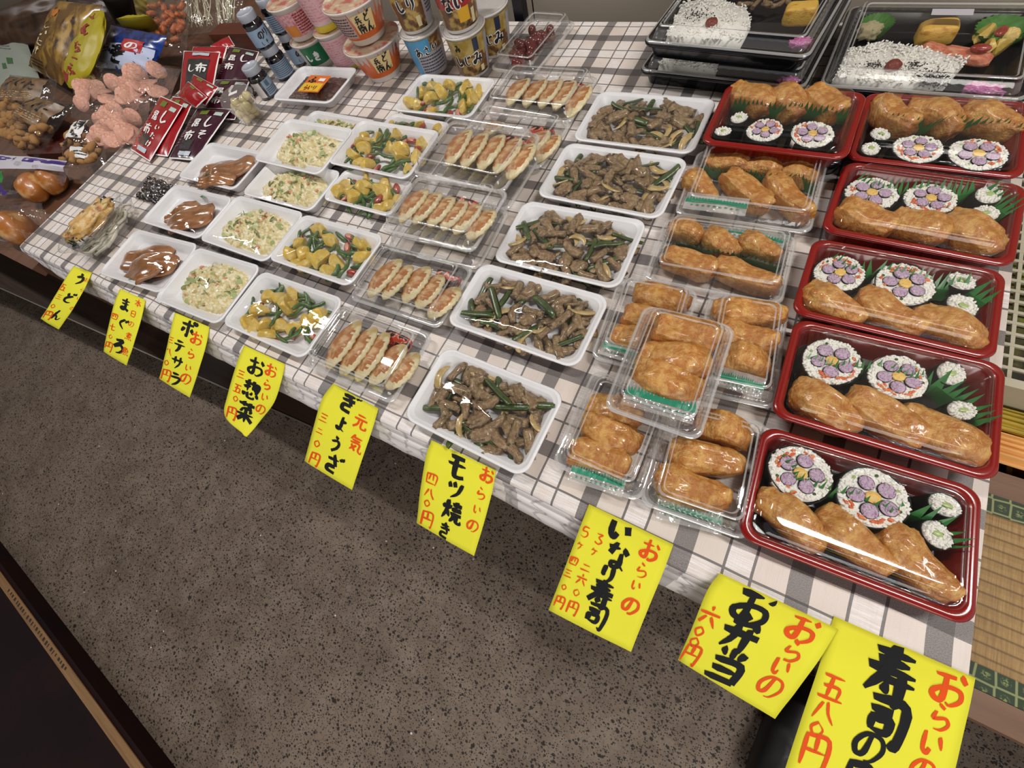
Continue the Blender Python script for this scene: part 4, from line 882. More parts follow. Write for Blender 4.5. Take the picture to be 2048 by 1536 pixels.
# ================================================================ pouches and bags
def quad3(px, zs): return [ray(u, v, z) for (u, v), z in zip(px, zs)]
class Pouch:
    """soft flat pack over four corners (TL,TR,BR,BL) with bulge; P(s,t,off) -> world point"""
    def __init__(s, px, zs, bulge, wr=.0015, seed=0, e=.5, freq=7, rnd_=0):
        s.rd = rnd_
        s.Q = quad3(px, zs); s.b = bulge; s.w = wr; s.seed = seed; s.e = e; s.f = freq
        n = (s.Q[1]-s.Q[0]).cross(s.Q[3]-s.Q[0]); s.n = n.normalized() if n.z > 0 else -n.normalized()
        s.c = sum(s.Q, Vector())/4
    def P(s, a, t, off=0, side=1):
        if s.rd:
            u = a*2-1; v = t*2-1; f = sqrt(max(0, 1-s.rd*abs(v)**3.5*.9)); f2 = sqrt(max(0, 1-s.rd*.5*abs(u)**3)); a_, t_ = .5+u*f/2, .5+v*f2/2
        else: a_, t_ = a, t
        q = s.Q[0]*(1-a_)*(1-t_)+s.Q[1]*a_*(1-t_)+s.Q[2]*a_*t_+s.Q[3]*(1-a_)*t_
        k = max(0, sin(pi*min(1, max(0, a)))*sin(pi*min(1, max(0, t))))**s.e
        w = s.w*(noise.ridged_multi_fractal(Vector((a*s.f*.5, t*s.f*.5, s.seed)), 1, 2, 3, 1, 2)-1)
        return q+s.n*(side*k*s.b+(w*min(1, k*2+.25) if side > 0 else 0)+off)
    def surf(s, nx=22, ny=22, side=1, a0=0, a1=1, t0=0, t1=1, off=0):
        V = [s.P(a0+(a1-a0)*i/nx, t0+(t1-t0)*j/ny, off, side)-s.c for j in range(ny+1) for i in range(nx+1)]
        return V, [(j*(nx+1)+i, j*(nx+1)+i+1, (j+1)*(nx+1)+i+1, (j+1)*(nx+1)+i) for j in range(ny) for i in range(nx)]
    def body(s, name, label, cat, m, group=None, thing='empty'):
        e = empty(name, T(*s.c), label, cat, group); s.o = e
        b = MB(); b.add(*s.surf()); b.add(*s.surf(side=-.6)); inst('pouch_body', b.mesh('pouch_body', m), None, e); return e
    def patch(s, name, m, a0, a1, t0, t1, off=.0008, n=10):
        return inst(name, mesh(name, *s.surf(n, n, 1, a0, a1, t0, t1, off), m), None, s.o)
    def border(s, m, w=.03, off=.0006):
        b = MB()
        for r in ((0, 1, 0, w), (0, 1, 1-w, 1), (0, w*1.2, 0, 1), (1-w*1.2, 1, 0, 1)): b.add(*s.surf(20, 2, 1, r[0], r[1], r[2], r[3], off) if r[1]-r[0] > .5 else s.surf(2, 20, 1, *r, off))
        inst('border', b.mesh('border', m), None, s.o)
    def text(s, chars, m, name='lettering', wd=.15, off=.0013, rot=0):
        b = MB()
        for q, (ch, a, t, sa, st_) in enumerate(chars):
            V, F = glyph(ch, wd, s.seed+q); c_, s_ = cos(rot), sin(rot)
            P = []
            for p in V:
                x = (p.x-.5); y = (p.y-.5); x, y = x*c_-y*s_, x*s_+y*c_
                P.append(s.P(a+x*sa, t+y*st_, off)-s.c)
            b.add(P, F)
        return inst(name, b.mesh(name, m, False), None, s.o)
    def lines(s, m, rects, name='small_print', off=.0012):
        b = MB(); rnd = random.Random(s.seed)
        for a0, a1, t0, t1, n in rects:
            for k in range(n):
                t = t0+(t1-t0)*(k+.5)/n; a = a0
                while a < a1-.01:
                    e_ = min(a1, a+rnd.uniform(.02, .09)); b.add(*s.surf(2, 1, 1, a, e_, t-.18*(t1-t0)/n, t+.18*(t1-t0)/n, off)); a = e_+.012
        return inst(name, b.mesh(name, m, False), None, s.o)
WHT = pm('white_print', '#ECEAE8', .4, .4); REDK = pm('red_pack', '#A0121C', .25, .6, coat=.4); PURK = pm('purple_pack', '#3C1226', .25, .6, coat=.4); KELPB = pm('kelp_window', '#191A1C', .25, .6, bump=(400, 1), coat=.4)
GRNP = pm('green_sprig_print', '#6B7A2E', .4); SILV = pm('silver_label', '#B9C6D0', .35, .5); BLKP2 = pm('black_print', '#16161A', .5)
# ---- seasoned kelp packs
KP = [('red kelp pack foremost, leaning over its twin', ((322,192),(367,212),(300,324),(261,299)), (.030,.034,.006,.006), REDK, 'しいたけ', 1),
 ('red kelp pack directly behind the foremost red one', ((346,193),(389,201),(336,314),(305,310)), (.026,.028,.003,.003), REDK, '', 2),
 ('purple kelp pack foremost, beside the tuna trays', ((395,216),(464,218),(392,322),(338,317)), (.022,.022,.006,.006), PURK, 'しそ', 3),
 ('purple kelp pack in the middle, half behind the onion cup', ((432,160),(501,160),(470,240),(400,238)), (.030,.030,.010,.010), PURK, 'し', 4),
 ('purple kelp pack farthest back, beside the jars', ((458,93),(519,104),(494,172),(430,165)), (.045,.045,.018,.018), PURK, 'し', 5),
 ('red kelp pack standing turned round with its dark window showing', ((368,102),(441,105),(424,190),(359,196)), (.055,.055,.020,.020), REDK, 'w', 6),
 ('small red kelp pack upper of the two tilted middle ones', ((388,149),(438,175),(412,212),(372,190)), (.050,.050,.028,.028), REDK, '', 7),
 ('small red kelp pack lower of the two tilted middle ones', ((377,163),(416,195),(393,216),(355,192)), (.055,.055,.034,.034), REDK, '', 8),
 ('red kelp pack whose top edge shows behind the window one', ((387,94),(455,94),(446,130),(380,125)), (.050,.050,.03,.03), REDK, '', 9),
 ('red kelp pack tip peeping out farthest back', ((421,92),(458,72),(470,92),(432,106)), (.052,.052,.04,.04), REDK, '', 10)]
for lab, q, zs, m, kind, sd in KP:
    p = Pouch(q, zs, .007, .0012, sd); p.body('kelp_pack', lab, 'kelp pack', m, 'seasoned kelp packs'); p.border(WHT, .018)
    if sd in (1, 3, 4, 5): p.text([('し', .72, .30, .38, .26), ('昆', .34, .34, .30, .17), ('布', .34, .58, .36, .20)]+([('そ', .72, .55, .34, .18)] if sd in (3,) else [('い', .68, .50, .2, .10), ('た', .68, .64, .22, .11), ('け', .68, .78, .22, .11)] if sd == 1 else []), WHT, wd=.16)
    if sd in (1, 3): p.patch('food_window', KELPB, .2, .62, .66, .84, .0006); p.patch('price_label', SILV, .32, .72, .87, .94, .0016)
    if sd == 6: p.patch('food_window', KELPB, .2, .8, .2, .85, .0006); p.patch('price_label', SILV, .3, .75, .05, .12, .0016); p.text([('し', .35, .42, .3, .2), ('布', .62, .42, .36, .24)], WHT)
    if sd not in (6, 10, 9): p.patch('sprig_print', GRNP, .24, .48, .06, .16, .0009); p.patch('round_logo', pm('pale_logo', '#B9CFC4', .4), .68, .90, .10, .17, .0012); p.lines(pm('dim_print', '#8A6A72', .5), [(.08, .16, .3, .8, 9)])
# ---- shrimp crackers
SHR = pm('shrimp_cracker', '#DCA692', .45, .3, bump=(26, .6), var=[('#C98A74', 3, .5, .66), ('#EBC6B4', 5, .55, .7)])
def chip_mesh(k):
    V, F = lathe([(.25, -.06), (.98, -.05), (1.0, 0), (.98, .05), (.3, .06)], 20)
    V = [Vector(v)+Vector((0, 0, .11*(v[0]**2-v[1]**2*.6)+.07*noise.noise(Vector(v)*3+Vector((k, 0, 0))))) for v in V]; return mesh('shrimp_cracker', V, F, SHR)
SB = [('upper left', ((165,122),(262,118),(262,250),(140,236)), .045, 11), ('upper right', ((262,118),(362,140),(330,222),(228,226)), .040, 12), ('lower', ((190,212),(300,196),(292,312),(192,300)), .028, 13)]
for nm, q, zt, sd in SB:
    p = Pouch(q, (.02,.02,.006,.006) if nm != 'lower' else (.015,.015,.001,.001), zt*.62, .007, sd, .45, 9); p.body('cracker_bag', 'clear crinkled bag of pink shrimp crackers, the %s of three' % nm, 'snack bag', BAGP); p.patch('price_label', SILV, .05, .2, .25, .33, .002)
    rnd = random.Random(sd)
    for k in range(20):
        a = rnd.uniform(.18, .82); t = rnd.uniform(.12, .88); h = zt*(.06+.40*(k/20)); c_ = p.P(a, t, 0, 0)
        M = T(c_.x, c_.y, max(c_.z+h, TZ+.02)) @ Euler((rnd.uniform(-.55, .55), rnd.uniform(.1, 1.15), rnd.uniform(-.8, .5))).to_matrix().to_4x4() @ SC(rnd.uniform(.024, .031))
        inst('shrimp_cracker', cached(('chip', k % 4), lambda: chip_mesh(k % 4)), M, None, 'thin round pink shrimp crackers in the %s cracker bag' % nm, 'cracker', 'crackers in the %s bag' % nm)
# ---- printed snack bags and other bags to the left (on the side bench)
ZB = -.05
GOLD = pm('gold_brown_bag', '#6E4E22', .28, .6, coat=.4, var=[('#B08A3A', 14, .45, .6), ('#3A2014', 20, .55, .68)]); YELB = pm('yellow_bag', '#A89A1E', .4, .4, bump=(25, .5)); REDT = pm('red_letter', '#8E1A14', .5)
BRB = pm('brown_bag', '#4C3524', .4, .5, var=('#2A1C12', 18, .4, .7)); FRY = pm('fried_bits', '#B98048', .5, .4, bump=(300, .8), var=('#D9AE74', 90, .4, .65))
def bits(p, n, lo, hi, s, seed, name, label, group, a0=.12, a1=.88, t0=.12, t1=.88, m=None, cat='snack'):
    rnd = random.Random(seed)
    for k in range(n):
        a = rnd.uniform(a0, a1); t = rnd.uniform(t0, t1); c_ = p.P(a, t, 0, 0); h = lo+(hi-lo)*k/n
        def mk():
            V, F = lumpy(10, 7, 1, .62, .5, .8, .35, 1.6, k % 5+seed); return mesh(name, V, F, m or FRY)
        M = T(c_.x, c_.y, c_.z+h) @ Euler((rnd.uniform(-.5, .5), rnd.uniform(-.5, .5), rnd.uniform(0, 6))).to_matrix().to_4x4() @ SC(s*rnd.uniform(.8, 1.2))
        inst(name, cached((name, seed, k % 5), mk), M, None, label, cat, group)
p = Pouch(((115,2),(205,10),(125,172),(58,132)), (.12,.12,0,0), .03, .008, 21, .5, 6); p.body('snack_bag', 'gold and dark brown snack bag leaning behind the yellow one', 'snack bag', GOLD)
p.text([('い', .30, .30, .2, .13), ('か', .3, .42, .2, .13)] if False else [('し', .34, .38, .26, .13), ('い', .33, .50, .26, .12), ('た', .32, .62, .26, .12), ('け', .30, .74, .26, .12)], pm('cream_letter', '#D9C9A0', .5)); p.patch('round_badge', pm('orange_badge', '#C8761E', .4), .2, .42, .16, .26, .001); p.lines(BLKP2, [(.15, .5, .84, .95, 3)])
p = Pouch(((186,12),(226,32),(168,188),(116,166)), (.12,.12,.02,.02), .020, .005, 22, .42, 8, .9); p.body('snack_bag', 'long bright yellow snack bag with red brushed letters', 'snack bag', YELB)
p.text([('ふ', .52, .80, .44, .15), ('ー', .52, .66, .40, .12), ('ち', .5, .53, .46, .15), ('ん', .5, .30, .46, .16), ('ふ', .5, .12, .26, .09)], REDT, wd=.2, rot=0); p.patch('red_badge', REDT, .14, .46, .86, .96, .001)
p = Pouch(((232,38),(300,32),(322,60),(260,70)), (.10,.10,.03,.03), .02, .005, 29); p.body('snack_bag', 'yellow snack bag corner showing behind the blue one', 'snack bag', YELB)
BLU = pm('blue_bag', '#1E3C86', .25, .6, coat=.4, var=[('#101C4E', 30, .45, .6)])
p = Pouch(((222,50),(335,72),(304,150),(188,140)), (.075,.075,.012,.012), .018, .004, 23); p.body('snack_bag', 'blue snack bag with white and red print above the crackers', 'snack bag', BLU)
p.patch('white_panel', pm('pale_blue_panel', '#C3CCE8', .4), .04, .96, .42, .96, .0008); p.patch('red_panel', pm('red_panel', '#B01E1E', .4), .48, .80, .30, .58, .0014); p.text([('っ', .45, .62, .4, .4)] if False else [('そ', .42, .66, .42, .44)], BLKP2, wd=.22); p.text([('ら', .14, .52, .26, .26)], REDT, 'red_lettering', .22); p.text([('の', .64, .44, .22, .2)], WHT, 'white_lettering', .16, .002)
p = Pouch(((205,0),(262,-20),(275,40),(232,50)), (.10,.10,.02,.02), .03, .006, 24); p.body('dark_bag', 'black crumpled bag behind the yellow snack bag', 'bag', pm('black_bag', '#17130F', .45))
p = Pouch(((-30,30),(130,-30),(140,80),(0,115)), (.09,.09,-.03,-.03), .035, .010, 25, .5, 5); p.body('paper_bag', 'folded brown bag heaped in the far left corner', 'bag', BRB)
p = Pouch(((120,-30),(225,-20),(228,40),(150,60)), (.06,.06,0,0), .03, .010, 26, .5, 5); p.body('paper_bag', 'dark purplish brown bag behind the gold one', 'bag', pm('purplish_bag', '#3A2A28', .35, .5))
p = Pouch(((-30,52),(45,60),(82,165),(-30,180)), (0,0,-.03,-.03), .022, .004, 27, .4, 5); p.body('white_bag', 'pale grey bag with small green leaves at the left edge', 'bag', pm('pale_bag', '#9FA79C', .4, .4)); p.patch('leaf_print', pm('leaf_green', '#3E6B3C', .5), .48, .56, .72, .80); p.patch('leaf_print', MC['leaf_green'], .60, .70, .64, .74); p.lines(pm('grey_print', '#6E7A70', .5), [(.3, .7, .25, .5, 5)])
# brown fried wheat bags
for nm, q, zs, sd in (('upper', ((20,150),(115,160),(95,262),(-30,262)), (.03,.03,-.03,-.03), 31), ('lower', ((75,190),(146,212),(75,318),(0,262)), (.02,.02,-.04,-.04), 32)):
    p = Pouch(q, zs, .030, .007, sd, .5, 8); p.body('wheat_snack_bag', 'clear and brown printed bag of fried wheat puffs, the %s of two' % nm, 'snack bag', BAGP)
    p.patch('printed_panel', pm('brown_panel', '#6B4E34', .35, .5, var=('#8A6E4C', 30, .4, .6)), .12, .9, .06, .56, .001); p.text([('し', .3, .22, .2, .26), ('い', .5, .2, .2, .22), ('た', .7, .24, .2, .22)], BLKP2, wd=.2); p.lines(pm('cream_print', '#B9A07C', .5), [(.2, .8, .36, .52, 4)])
    bits(p, 46, .002, .024, .019, sd, 'wheat_puff', 'golden brown fried wheat puffs in the %s brown printed bag' % nm, 'puffs in the %s wheat snack bag' % nm, .06, .94, .44, .98)
b = MB(); b.box(-.10, .10, -.07, .07, 0, .02); c_ = ray(120, 285, -.045)
inst('red_crate', b.mesh('red_crate', pm('dark_red_crate', '#4A1410', .35, .5), False), T(c_.x, c_.y, ZS+.0005) @ RZ(.2), None, 'dark red flat box under the snack bags on the side bench', 'box')
p = Pouch(((152,243),(214,236),(212,345),(118,335)), (.035,.035,-.01,-.01), .026, .006, 33, .5, 9); p.body('rice_cracker_bag', 'clear bag of fried rice cakes with a white label in black letters', 'snack bag', BAGP)
p.patch('label', WHT, .20, .66, .08, .48, .0015); p.text([('揚', .44, .16, .34, .14), ('げ', .52, .27, .24, .10), ('も', .40, .36, .24, .10), ('ち', .5, .44, .2, .08)], BLKP2, wd=.18, off=.0024); p.patch('black_badge', BLKP2, .08, .30, .50, .62, .002); p.patch('oval_label', WHT, .42, .80, .66, .84, .0015); p.lines(BLKP2, [(.48, .74, .70, .80, 2)], off=.0026)
bits(p, 46, .002, .022, .014, 33, 'rice_cake', 'golden fried rice cake pieces in the labelled clear bag', 'fried rice cakes in the labelled bag', .12, .9, .3, .95)
# bread rolls
BRD = pm('bread_roll', '#A8672C', .38, .4, var=[('#E0BC84', 2.2, .52, .7), ('#7E431A', 1.8, .6, .8)], bump=(9, .2), coat=.25)
def roll(c, z, L, ang, label, k):
    P = ray(*c, z)
    def mk():
        V, F = lumpy(26, 16, .5, .33, .30, .85, .10, 1.4, k); return mesh('bread_roll', V, F, BRD)
    inst('bread_roll', cached(('roll', k), mk), T(P.x, P.y, TZ+z) @ RZ(ang) @ SC(L), None, label, 'bread')
PURPR = pm('purple_print', '#4E3A84', .4)
p = Pouch(((-40,305),(142,322),(128,372),(-50,400)), (.02,.02,-.03,-.03), .02, .006, 41, .5, 7); p.body('bread_bag', 'clear bread bag with white and purple printed header, upper of two', 'bread bag', BAGP)
p.patch('white_header', pm('white_header', '#CFCBD6', .35), .04, .98, .04, .45, .001); p.patch('purple_band', PURPR, .60, .98, .08, .22, .0016); p.patch('purple_band', PURPR, .15, .5, .08, .2, .0016); p.patch('green_leaf', pm('print_leaf', '#3E8A4A', .4), .22, .42, .5, .78, .001); p.text([('ロ', .3, 1.05, .14, .3), ('ル', .44, 1.0, .14, .3)], PURPR, wd=.2, off=.02)
roll((68,375), -.018, .115, -.55, 'glossy brown bread roll, front one in the upper bread bag', 3); roll((105,358), -.022, .11, -.6, 'paler bread roll behind the glossy one in the upper bag', 4)
p = Pouch(((-40,405),(92,420),(105,480),(-40,488)), (.0,.0,-.04,-.04), .03, .008, 42, .45, 8); p.body('bread_bag', 'clear bread bag with a yellow sticker at the left edge', 'bread bag', BAGP); p.patch('yellow_sticker', pm('yellow_sticker', '#C9B030', .4), .26, .5, .14, .4, .002); p.lines(BLKP2, [(.3, .46, .2, .34, 2)], off=.003)
roll((30,455), -.022, .13, -.3, 'single round bread roll in the bag with the yellow sticker', 5)
# bags at the back: orange dried snack, white noodles
ORB = pm('orange_snack', '#A85428', .4, .4, bump=(8, .8), var=('#C87848', 3, .4, .65))
p = Pouch(((300,-25),(385,-20),(372,110),(290,118)), (.08,.08,.01,.01), .03, .008, 51, .5, 8); p.body('clear_snack_bag', 'clear crinkled bag of orange dried strips behind the blue bag', 'snack bag', BAGP)
bits(p, 40, 0, .022, .017, 51, 'dried_strip', 'orange dried strips in the crinkled bag behind the blue one', 'orange dried strips in the clear bag', .1, .9, .06, .94, ORB)
NOOD = pm('white_noodle', '#C6BFA8', .35, .4)
for nm, q, sd in (('left', ((352,-25),(432,-30),(440,62),(362,72)), 52), ('right', ((428,-30),(492,-30),(478,52),(440,70)), 53)):
    p = Pouch(q, (.07,.07,.01,.01), .026, .008, sd, .5, 8); p.body('noodle_bag', 'clear bag of white noodles, the %s of two at the back' % nm, 'noodle bag', BAGP)
    b = MB(); rnd = random.Random(sd)
    for k in range(34):
        a = rnd.uniform(.15, .85); t0 = rnd.uniform(.05, .3); b.add(*tube([p.P(a+rnd.uniform(-.05, .05), t0+(.9-t0)*j/5, 0, 0)-p.c+Vector((0, 0, .004+.018*rnd.random())) for j in range(6)], .0016, 5))
    inst('noodles', b.mesh('noodles', NOOD), T(*p.c), None, 'bundle of white noodles in the %s noodle bag' % nm, 'noodles', kind='stuff')
p = Pouch(((262,-30),(310,-30),(318,22),(275,30)), (.08,.08,.02,.02), .02, .006, 54); p.body('clear_snack_bag', 'yellow and clear bag at the top edge left of the orange strips', 'snack bag', pm('yellow_clear', '#8E7C40', .3, .5, coat=.4))
b = MB(); b.box(-.10, .09, -.03, .03, 0, .05); c_ = ray(480, 72, .03)
inst('wooden_box', b.mesh('wooden_box', wood('mahogany', '#4A1F12', '#5E2C18', 6, 40), False), T(c_.x, c_.y, TZ) @ RZ(.05), None, 'small reddish brown wooden box behind the kelp packs', 'box')
# ================================================================ upright goods
def upright(base, top, z0):
    B = ray(base[0], base[1], z0); d = (ray(top[0], top[1], 0)-CP).normalized()
    # closest point between camera ray and vertical line through B
    w0 = CP-B; b_ = d.z; dd = d.dot(w0); e_ = w0.z; den = 1-b_*b_; tc = (b_*e_-dd)/den
    sc_ = e_+b_*tc
    return B, sc_
def wrap(ch_list, rfun, m, name='lettering', wd=.17, off=.0006, seed=0):
    """glyphs wrapped round an upright body: (char, angle, z, size)"""
    b = MB()
    for q, (ch, a, z, s) in enumerate(ch_list):
        V, F = glyph(ch, wd, seed+q); P = []
        for p in V:
            zz = z-(p.y-.5)*s; r = rfun(zz)+off; an = a+(p.x-.5)*s/r; P.append((r*cos(an), r*sin(an), zz))
        b.add(P, F)
    return b.mesh(name, m, False)
def band(rfun, z0, z1, a0, a1, m, name, off=.0003, n=20):
    V = []; F = []
    for i in range(n+1):
        a = a0+(a1-a0)*i/n
        for j in range(4): z = z0+(z1-z0)*j/3; V.append(((rfun(z)+off)*cos(a), (rfun(z)+off)*sin(a), z))
    for i in range(n):
        for j in range(3): q = i*4+j; F.append((q, q+4, q+5, q+1))
    return mesh(name, V, F, m)
def print_rows(rfun, z0, z1, a0, a1, rows, m, name='small_print', seed=0, off=.0007):
    b = MB(); rnd = random.Random(seed)
    for k in range(rows):
        z = z1-(z1-z0)*(k+.5)/rows; h = (z1-z0)/rows*.22; a = a0
        while a < a1-.03:
            e_ = min(a1, a+rnd.uniform(.04, .14)); r = rfun(z)+off
            b.add([(r*cos(a), r*sin(a), z-h), (r*cos(e_), r*sin(e_), z-h), (r*cos(e_), r*sin(e_), z+h), (r*cos(a), r*sin(a), z+h)], [(0, 1, 2, 3)]); a = e_+.025
    return b.mesh(name, m, False)
FACE = lambda P: math.atan2(CP.y-P.y, CP.x-P.x)
# nori jars
DGL = pm('dark_jar_glass', '#0C0A10', .06, .8, coat=.6); LIDW = pm('milky_lid', '#A9AFBA', .25, .5, coat=.2, bump=(300, .2)); LBLU = pm('pale_blue_label', '#8FA6BE', .4); GPR = pm('grey_print_ink', '#3C3F4C', .5); NAVY = pm('navy_label', '#2A3048', .4)
def jar(base, z0, label, kind, rb=.0265, h=.074):
    P = ray(base[0], base[1], z0); f = FACE(P); e = empty('seaweed_jar', T(P.x, P.y, TZ+z0+.0005), label, 'jar', 'jars of seaweed paste')
    rf = lambda z: rb
    inst('glass_body', cached('jarb', lambda: mesh('glass_body', *lathe([(rb*.86, 0), (rb*.97, .002), (rb, .006), (rb, h*.66), (rb*.96, h*.72), (rb*.80, h*.77), (rb*.80, h*.80)], 32), DGL)), None, e)
    inst('lid', cached('jarl', lambda: mesh('lid', *lathe([(rb*.86, h*.78), (rb*.88, h*.79), (rb*.88, h*.965), (rb*.85, h*.995), (rb*.70, h*.995), (rb*.68, h*.975), (rb*.1, h*.975)], 32), LIDW)), None, e)
    z0_, z1_ = h*.10, h*.58
    if kind == 0:
        inst('label_band', band(rf, z0_, z1_, f-1.6, f+1.9, LBLU, 'label_band'), None, e); inst('lettering', wrap([('の', f+.05, .030, .018), ('り', f+.62, .031, .018), ('し', f-.15, .014, .010), ('そ', f+.3, .014, .010)], rf, BLKP2, seed=3), None, e); inst('small_print', print_rows(rf, .012, .042, f+1.0, f+1.85, 7, GPR), None, e)
    elif kind == 1:
        inst('label_band', band(rf, z0_, z1_, f-1.5, f+1.5, LBLU, 'label_band'), None, e); inst('small_print', print_rows(rf, .010, .042, f-.9, f+1.2, 8, GPR, seed=int(base[0])), None, e)
    else:
        inst('label_band', band(rf, z0_, z1_, f-1.7, f-.35, WHT, 'label_band'), None, e); inst('label_band', band(rf, z0_, z1_, f-.1, f+1.6, LBLU, 'label_band'), None, e)
        b = MB()
        for q in range(12):
            a = f+.2+q*.035; r = rb+.0008; w = .012+.01*(q % 3 == 0); b.add([(r*cos(a), r*sin(a), .028), (r*cos(a+w), r*sin(a+w), .028), (r*cos(a+w), r*sin(a+w), .041), (r*cos(a), r*sin(a), .041)], [(0, 1, 2, 3)])
        inst('barcode', b.mesh('barcode', GPR, False), None, e); inst('small_print', print_rows(rf, .010, .026, f-.0, f+1.4, 4, GPR), None, e)
    return P
HJ = .0745
jar((541,190), 0, 'dark seaweed jar standing alone in front, barcode showing', 2)
jar((574,152), 0, 'dark seaweed jar at the bottom of the front stack', 1); Pj = ray(574, 152, 0)
def at_xy(P, z):   # pixel of a point straight above P
    v = Vector((P.x, P.y, TZ+z))-CP; c_ = [sum(CR[r][k]*v[k] for k in range(3)) for r in range(3)]; return (1024+FPX*c_[0]/c_[2], 768+FPX*c_[1]/c_[2])
jar(at_xy(Pj, HJ), HJ, 'dark seaweed jar with pale blue lettered label, top of the front stack', 0)
jar((606,124), 0, 'dark seaweed jar at the bottom of the rear stack', 0); Pj = ray(606, 124, 0)
jar(at_xy(Pj, HJ), HJ, 'dark seaweed jar at the top of the rear stack', 1)
# cup noodles
CUPW = pm('white_cup', '#D9D2CC', .35, .5, coat=.2); PINK = pm('pink_print', '#C9828E', .4, var=('#E0B0B4', 200, .42, .58)); GREEN = pm('green_cup_print', '#1E6B44', .35); ORG = pm('orange_print', '#C9602A', .35, coat=.3); YEL = pm('yellow_rim', '#D9C23A', .4)
LIDP = pm('printed_paper_lid', '#C4A88C', .35, .5, var=[('#B8645A', 45, .5, .6), ('#E6DCC8', 30, .55, .66)], coat=.4)
WRAP = clear('shrink_wrap', lo=.05, hi=.6, rough=.08, bump=(70, .5))
def cup(base, z0, rb, rt, h, label, decor, cat='cup noodles', name='noodle_cup', lid=LIDP, col=None, group=None, seg=40, P=None):
    P = P or ray(base[0], base[1], z0); f = FACE(P); e = empty(name, T(P.x, P.y, TZ+z0+.0005), label, cat, group)
    rf = lambda z: rb+(rt-rb)*(z/h)
    inst('cup_body', mesh('cup_body', *lathe([(rb*.8, 0), (rb*.96, 0), (rb, .002), (rt-.001, h-.004), (rt+.0025, h-.0035), (rt+.003, h-.001), (rt+.001, h), (rt-.002, h+.0003)], seg), col or CUPW), None, e)
    inst('lid', mesh('lid', *lathe([(rt+.0012, h+.0002), (rt-.001, h+.0008), (rt*.6, h+.0005), (.001, h+.0003)], seg), lid), None, e)
    for d_ in decor:
        k = d_[0]
        if k == 'band': inst(d_[5] if len(d_) > 5 else 'printed_band', band(rf, d_[1]*h, d_[2]*h, f+d_[3][0], f+d_[3][1], d_[4], 'printed_band', .0003+.0003*(d_[6] if len(d_) > 6 else 0)), None, e)
        if k == 'text': inst('lettering', wrap([(c_, f+a, z*h, s) for c_, a, z, s in d_[1]], rf, d_[2], 'lettering', d_[3] if len(d_) > 3 else .17, d_[4] if len(d_) > 4 else .0012), None, e)
        if k == 'rows': inst('small_print', print_rows(rf, d_[1]*h, d_[2]*h, f+d_[3], f+d_[4], d_[5], d_[6], off=.0011), None, e)
    return P
A2 = (-2.2, 2.2)
GH = .066
P = cup((646,126), 0, .037, .050, GH, 'small white and green noodle cup below the pink one', [('band', .2, .88, (-.9, .55), GREEN), ('band', .2, .88, (.55, 2.2), pm('pale_green', '#7EA08A', .4)), ('text', [('き', -.1, .52, .024), ('し', -.6, .52, .02)], WHT, .22), ('rows', .25, .8, .7, 1.7, 7, GREEN)])
cup(at_xy(P, GH+.001), GH+.002, .037, .054, .075, 'white and pink noodle bowl stacked on the green cup', [('band', .16, .84, A2, PINK), ('band', .18, .5, (-1.1, -.3), pm('orange_spot', '#D98A3A', .4), 'printed_band', 1), ('rows', .22, .8, -.2, 1.6, 8, REDT)], P=P)
P = cup((700,132), 0, .032, .044, .088, 'tall pink lettered noodle cup at the bottom, left of the orange bowl', [('band', .14, .88, A2, pm('pale_pink', '#DDB6BC', .4)), ('rows', .16, .84, -1.2, 1.6, 12, PINK), ('band', .02, .10, A2, YEL)])
cup(None, .090, .032, .044, .088, 'tall pink noodle cup with a yellow foot, upper of the stack', [('band', .2, .95, A2, pm('pale_pink', '#DDB6BC', .4)), ('rows', .26, .9, -1.2, 1.6, 10, PINK), ('band', .0, .15, A2, YEL)], P=P)
def donbowl(base, z0, label, P=None, up=0):
    return cup(base, z0, .042, .070, .076, label, [('band', .18, .92, A2, ORG), ('band', .34, .84, (-.35, .45), pm('cream_oval', '#E0C890', .4), 'cream_panel', 1), ('text', [('ど', .18, .72, .020), ('ん', .22, .46, .022), ('兵', -.14, .70, .018), ('衛', -.12, .46, .020)], BLKP2, .17, .0015)]+([('rows', .3, .85, -1.6, -.5, 7, GPR), ('band', .25, .9, (-1.7, -.45), pm('grey_pink_print', '#B99A94', .4), 'info_panel', 1)] if up else [('text', [('う', .85, .75, .016), ('し', 1.05, .5, .016), ('そ', 1.3, .6, .02)], REDT, .2, .0015)]), 'instant noodles', 'noodle_bowl', P=P)
P = donbowl((772,146), 0, 'orange instant udon bowl at the bottom of the stack')
donbowl(None, .080, 'orange instant udon bowl on top, ingredient panel showing', P, 1)
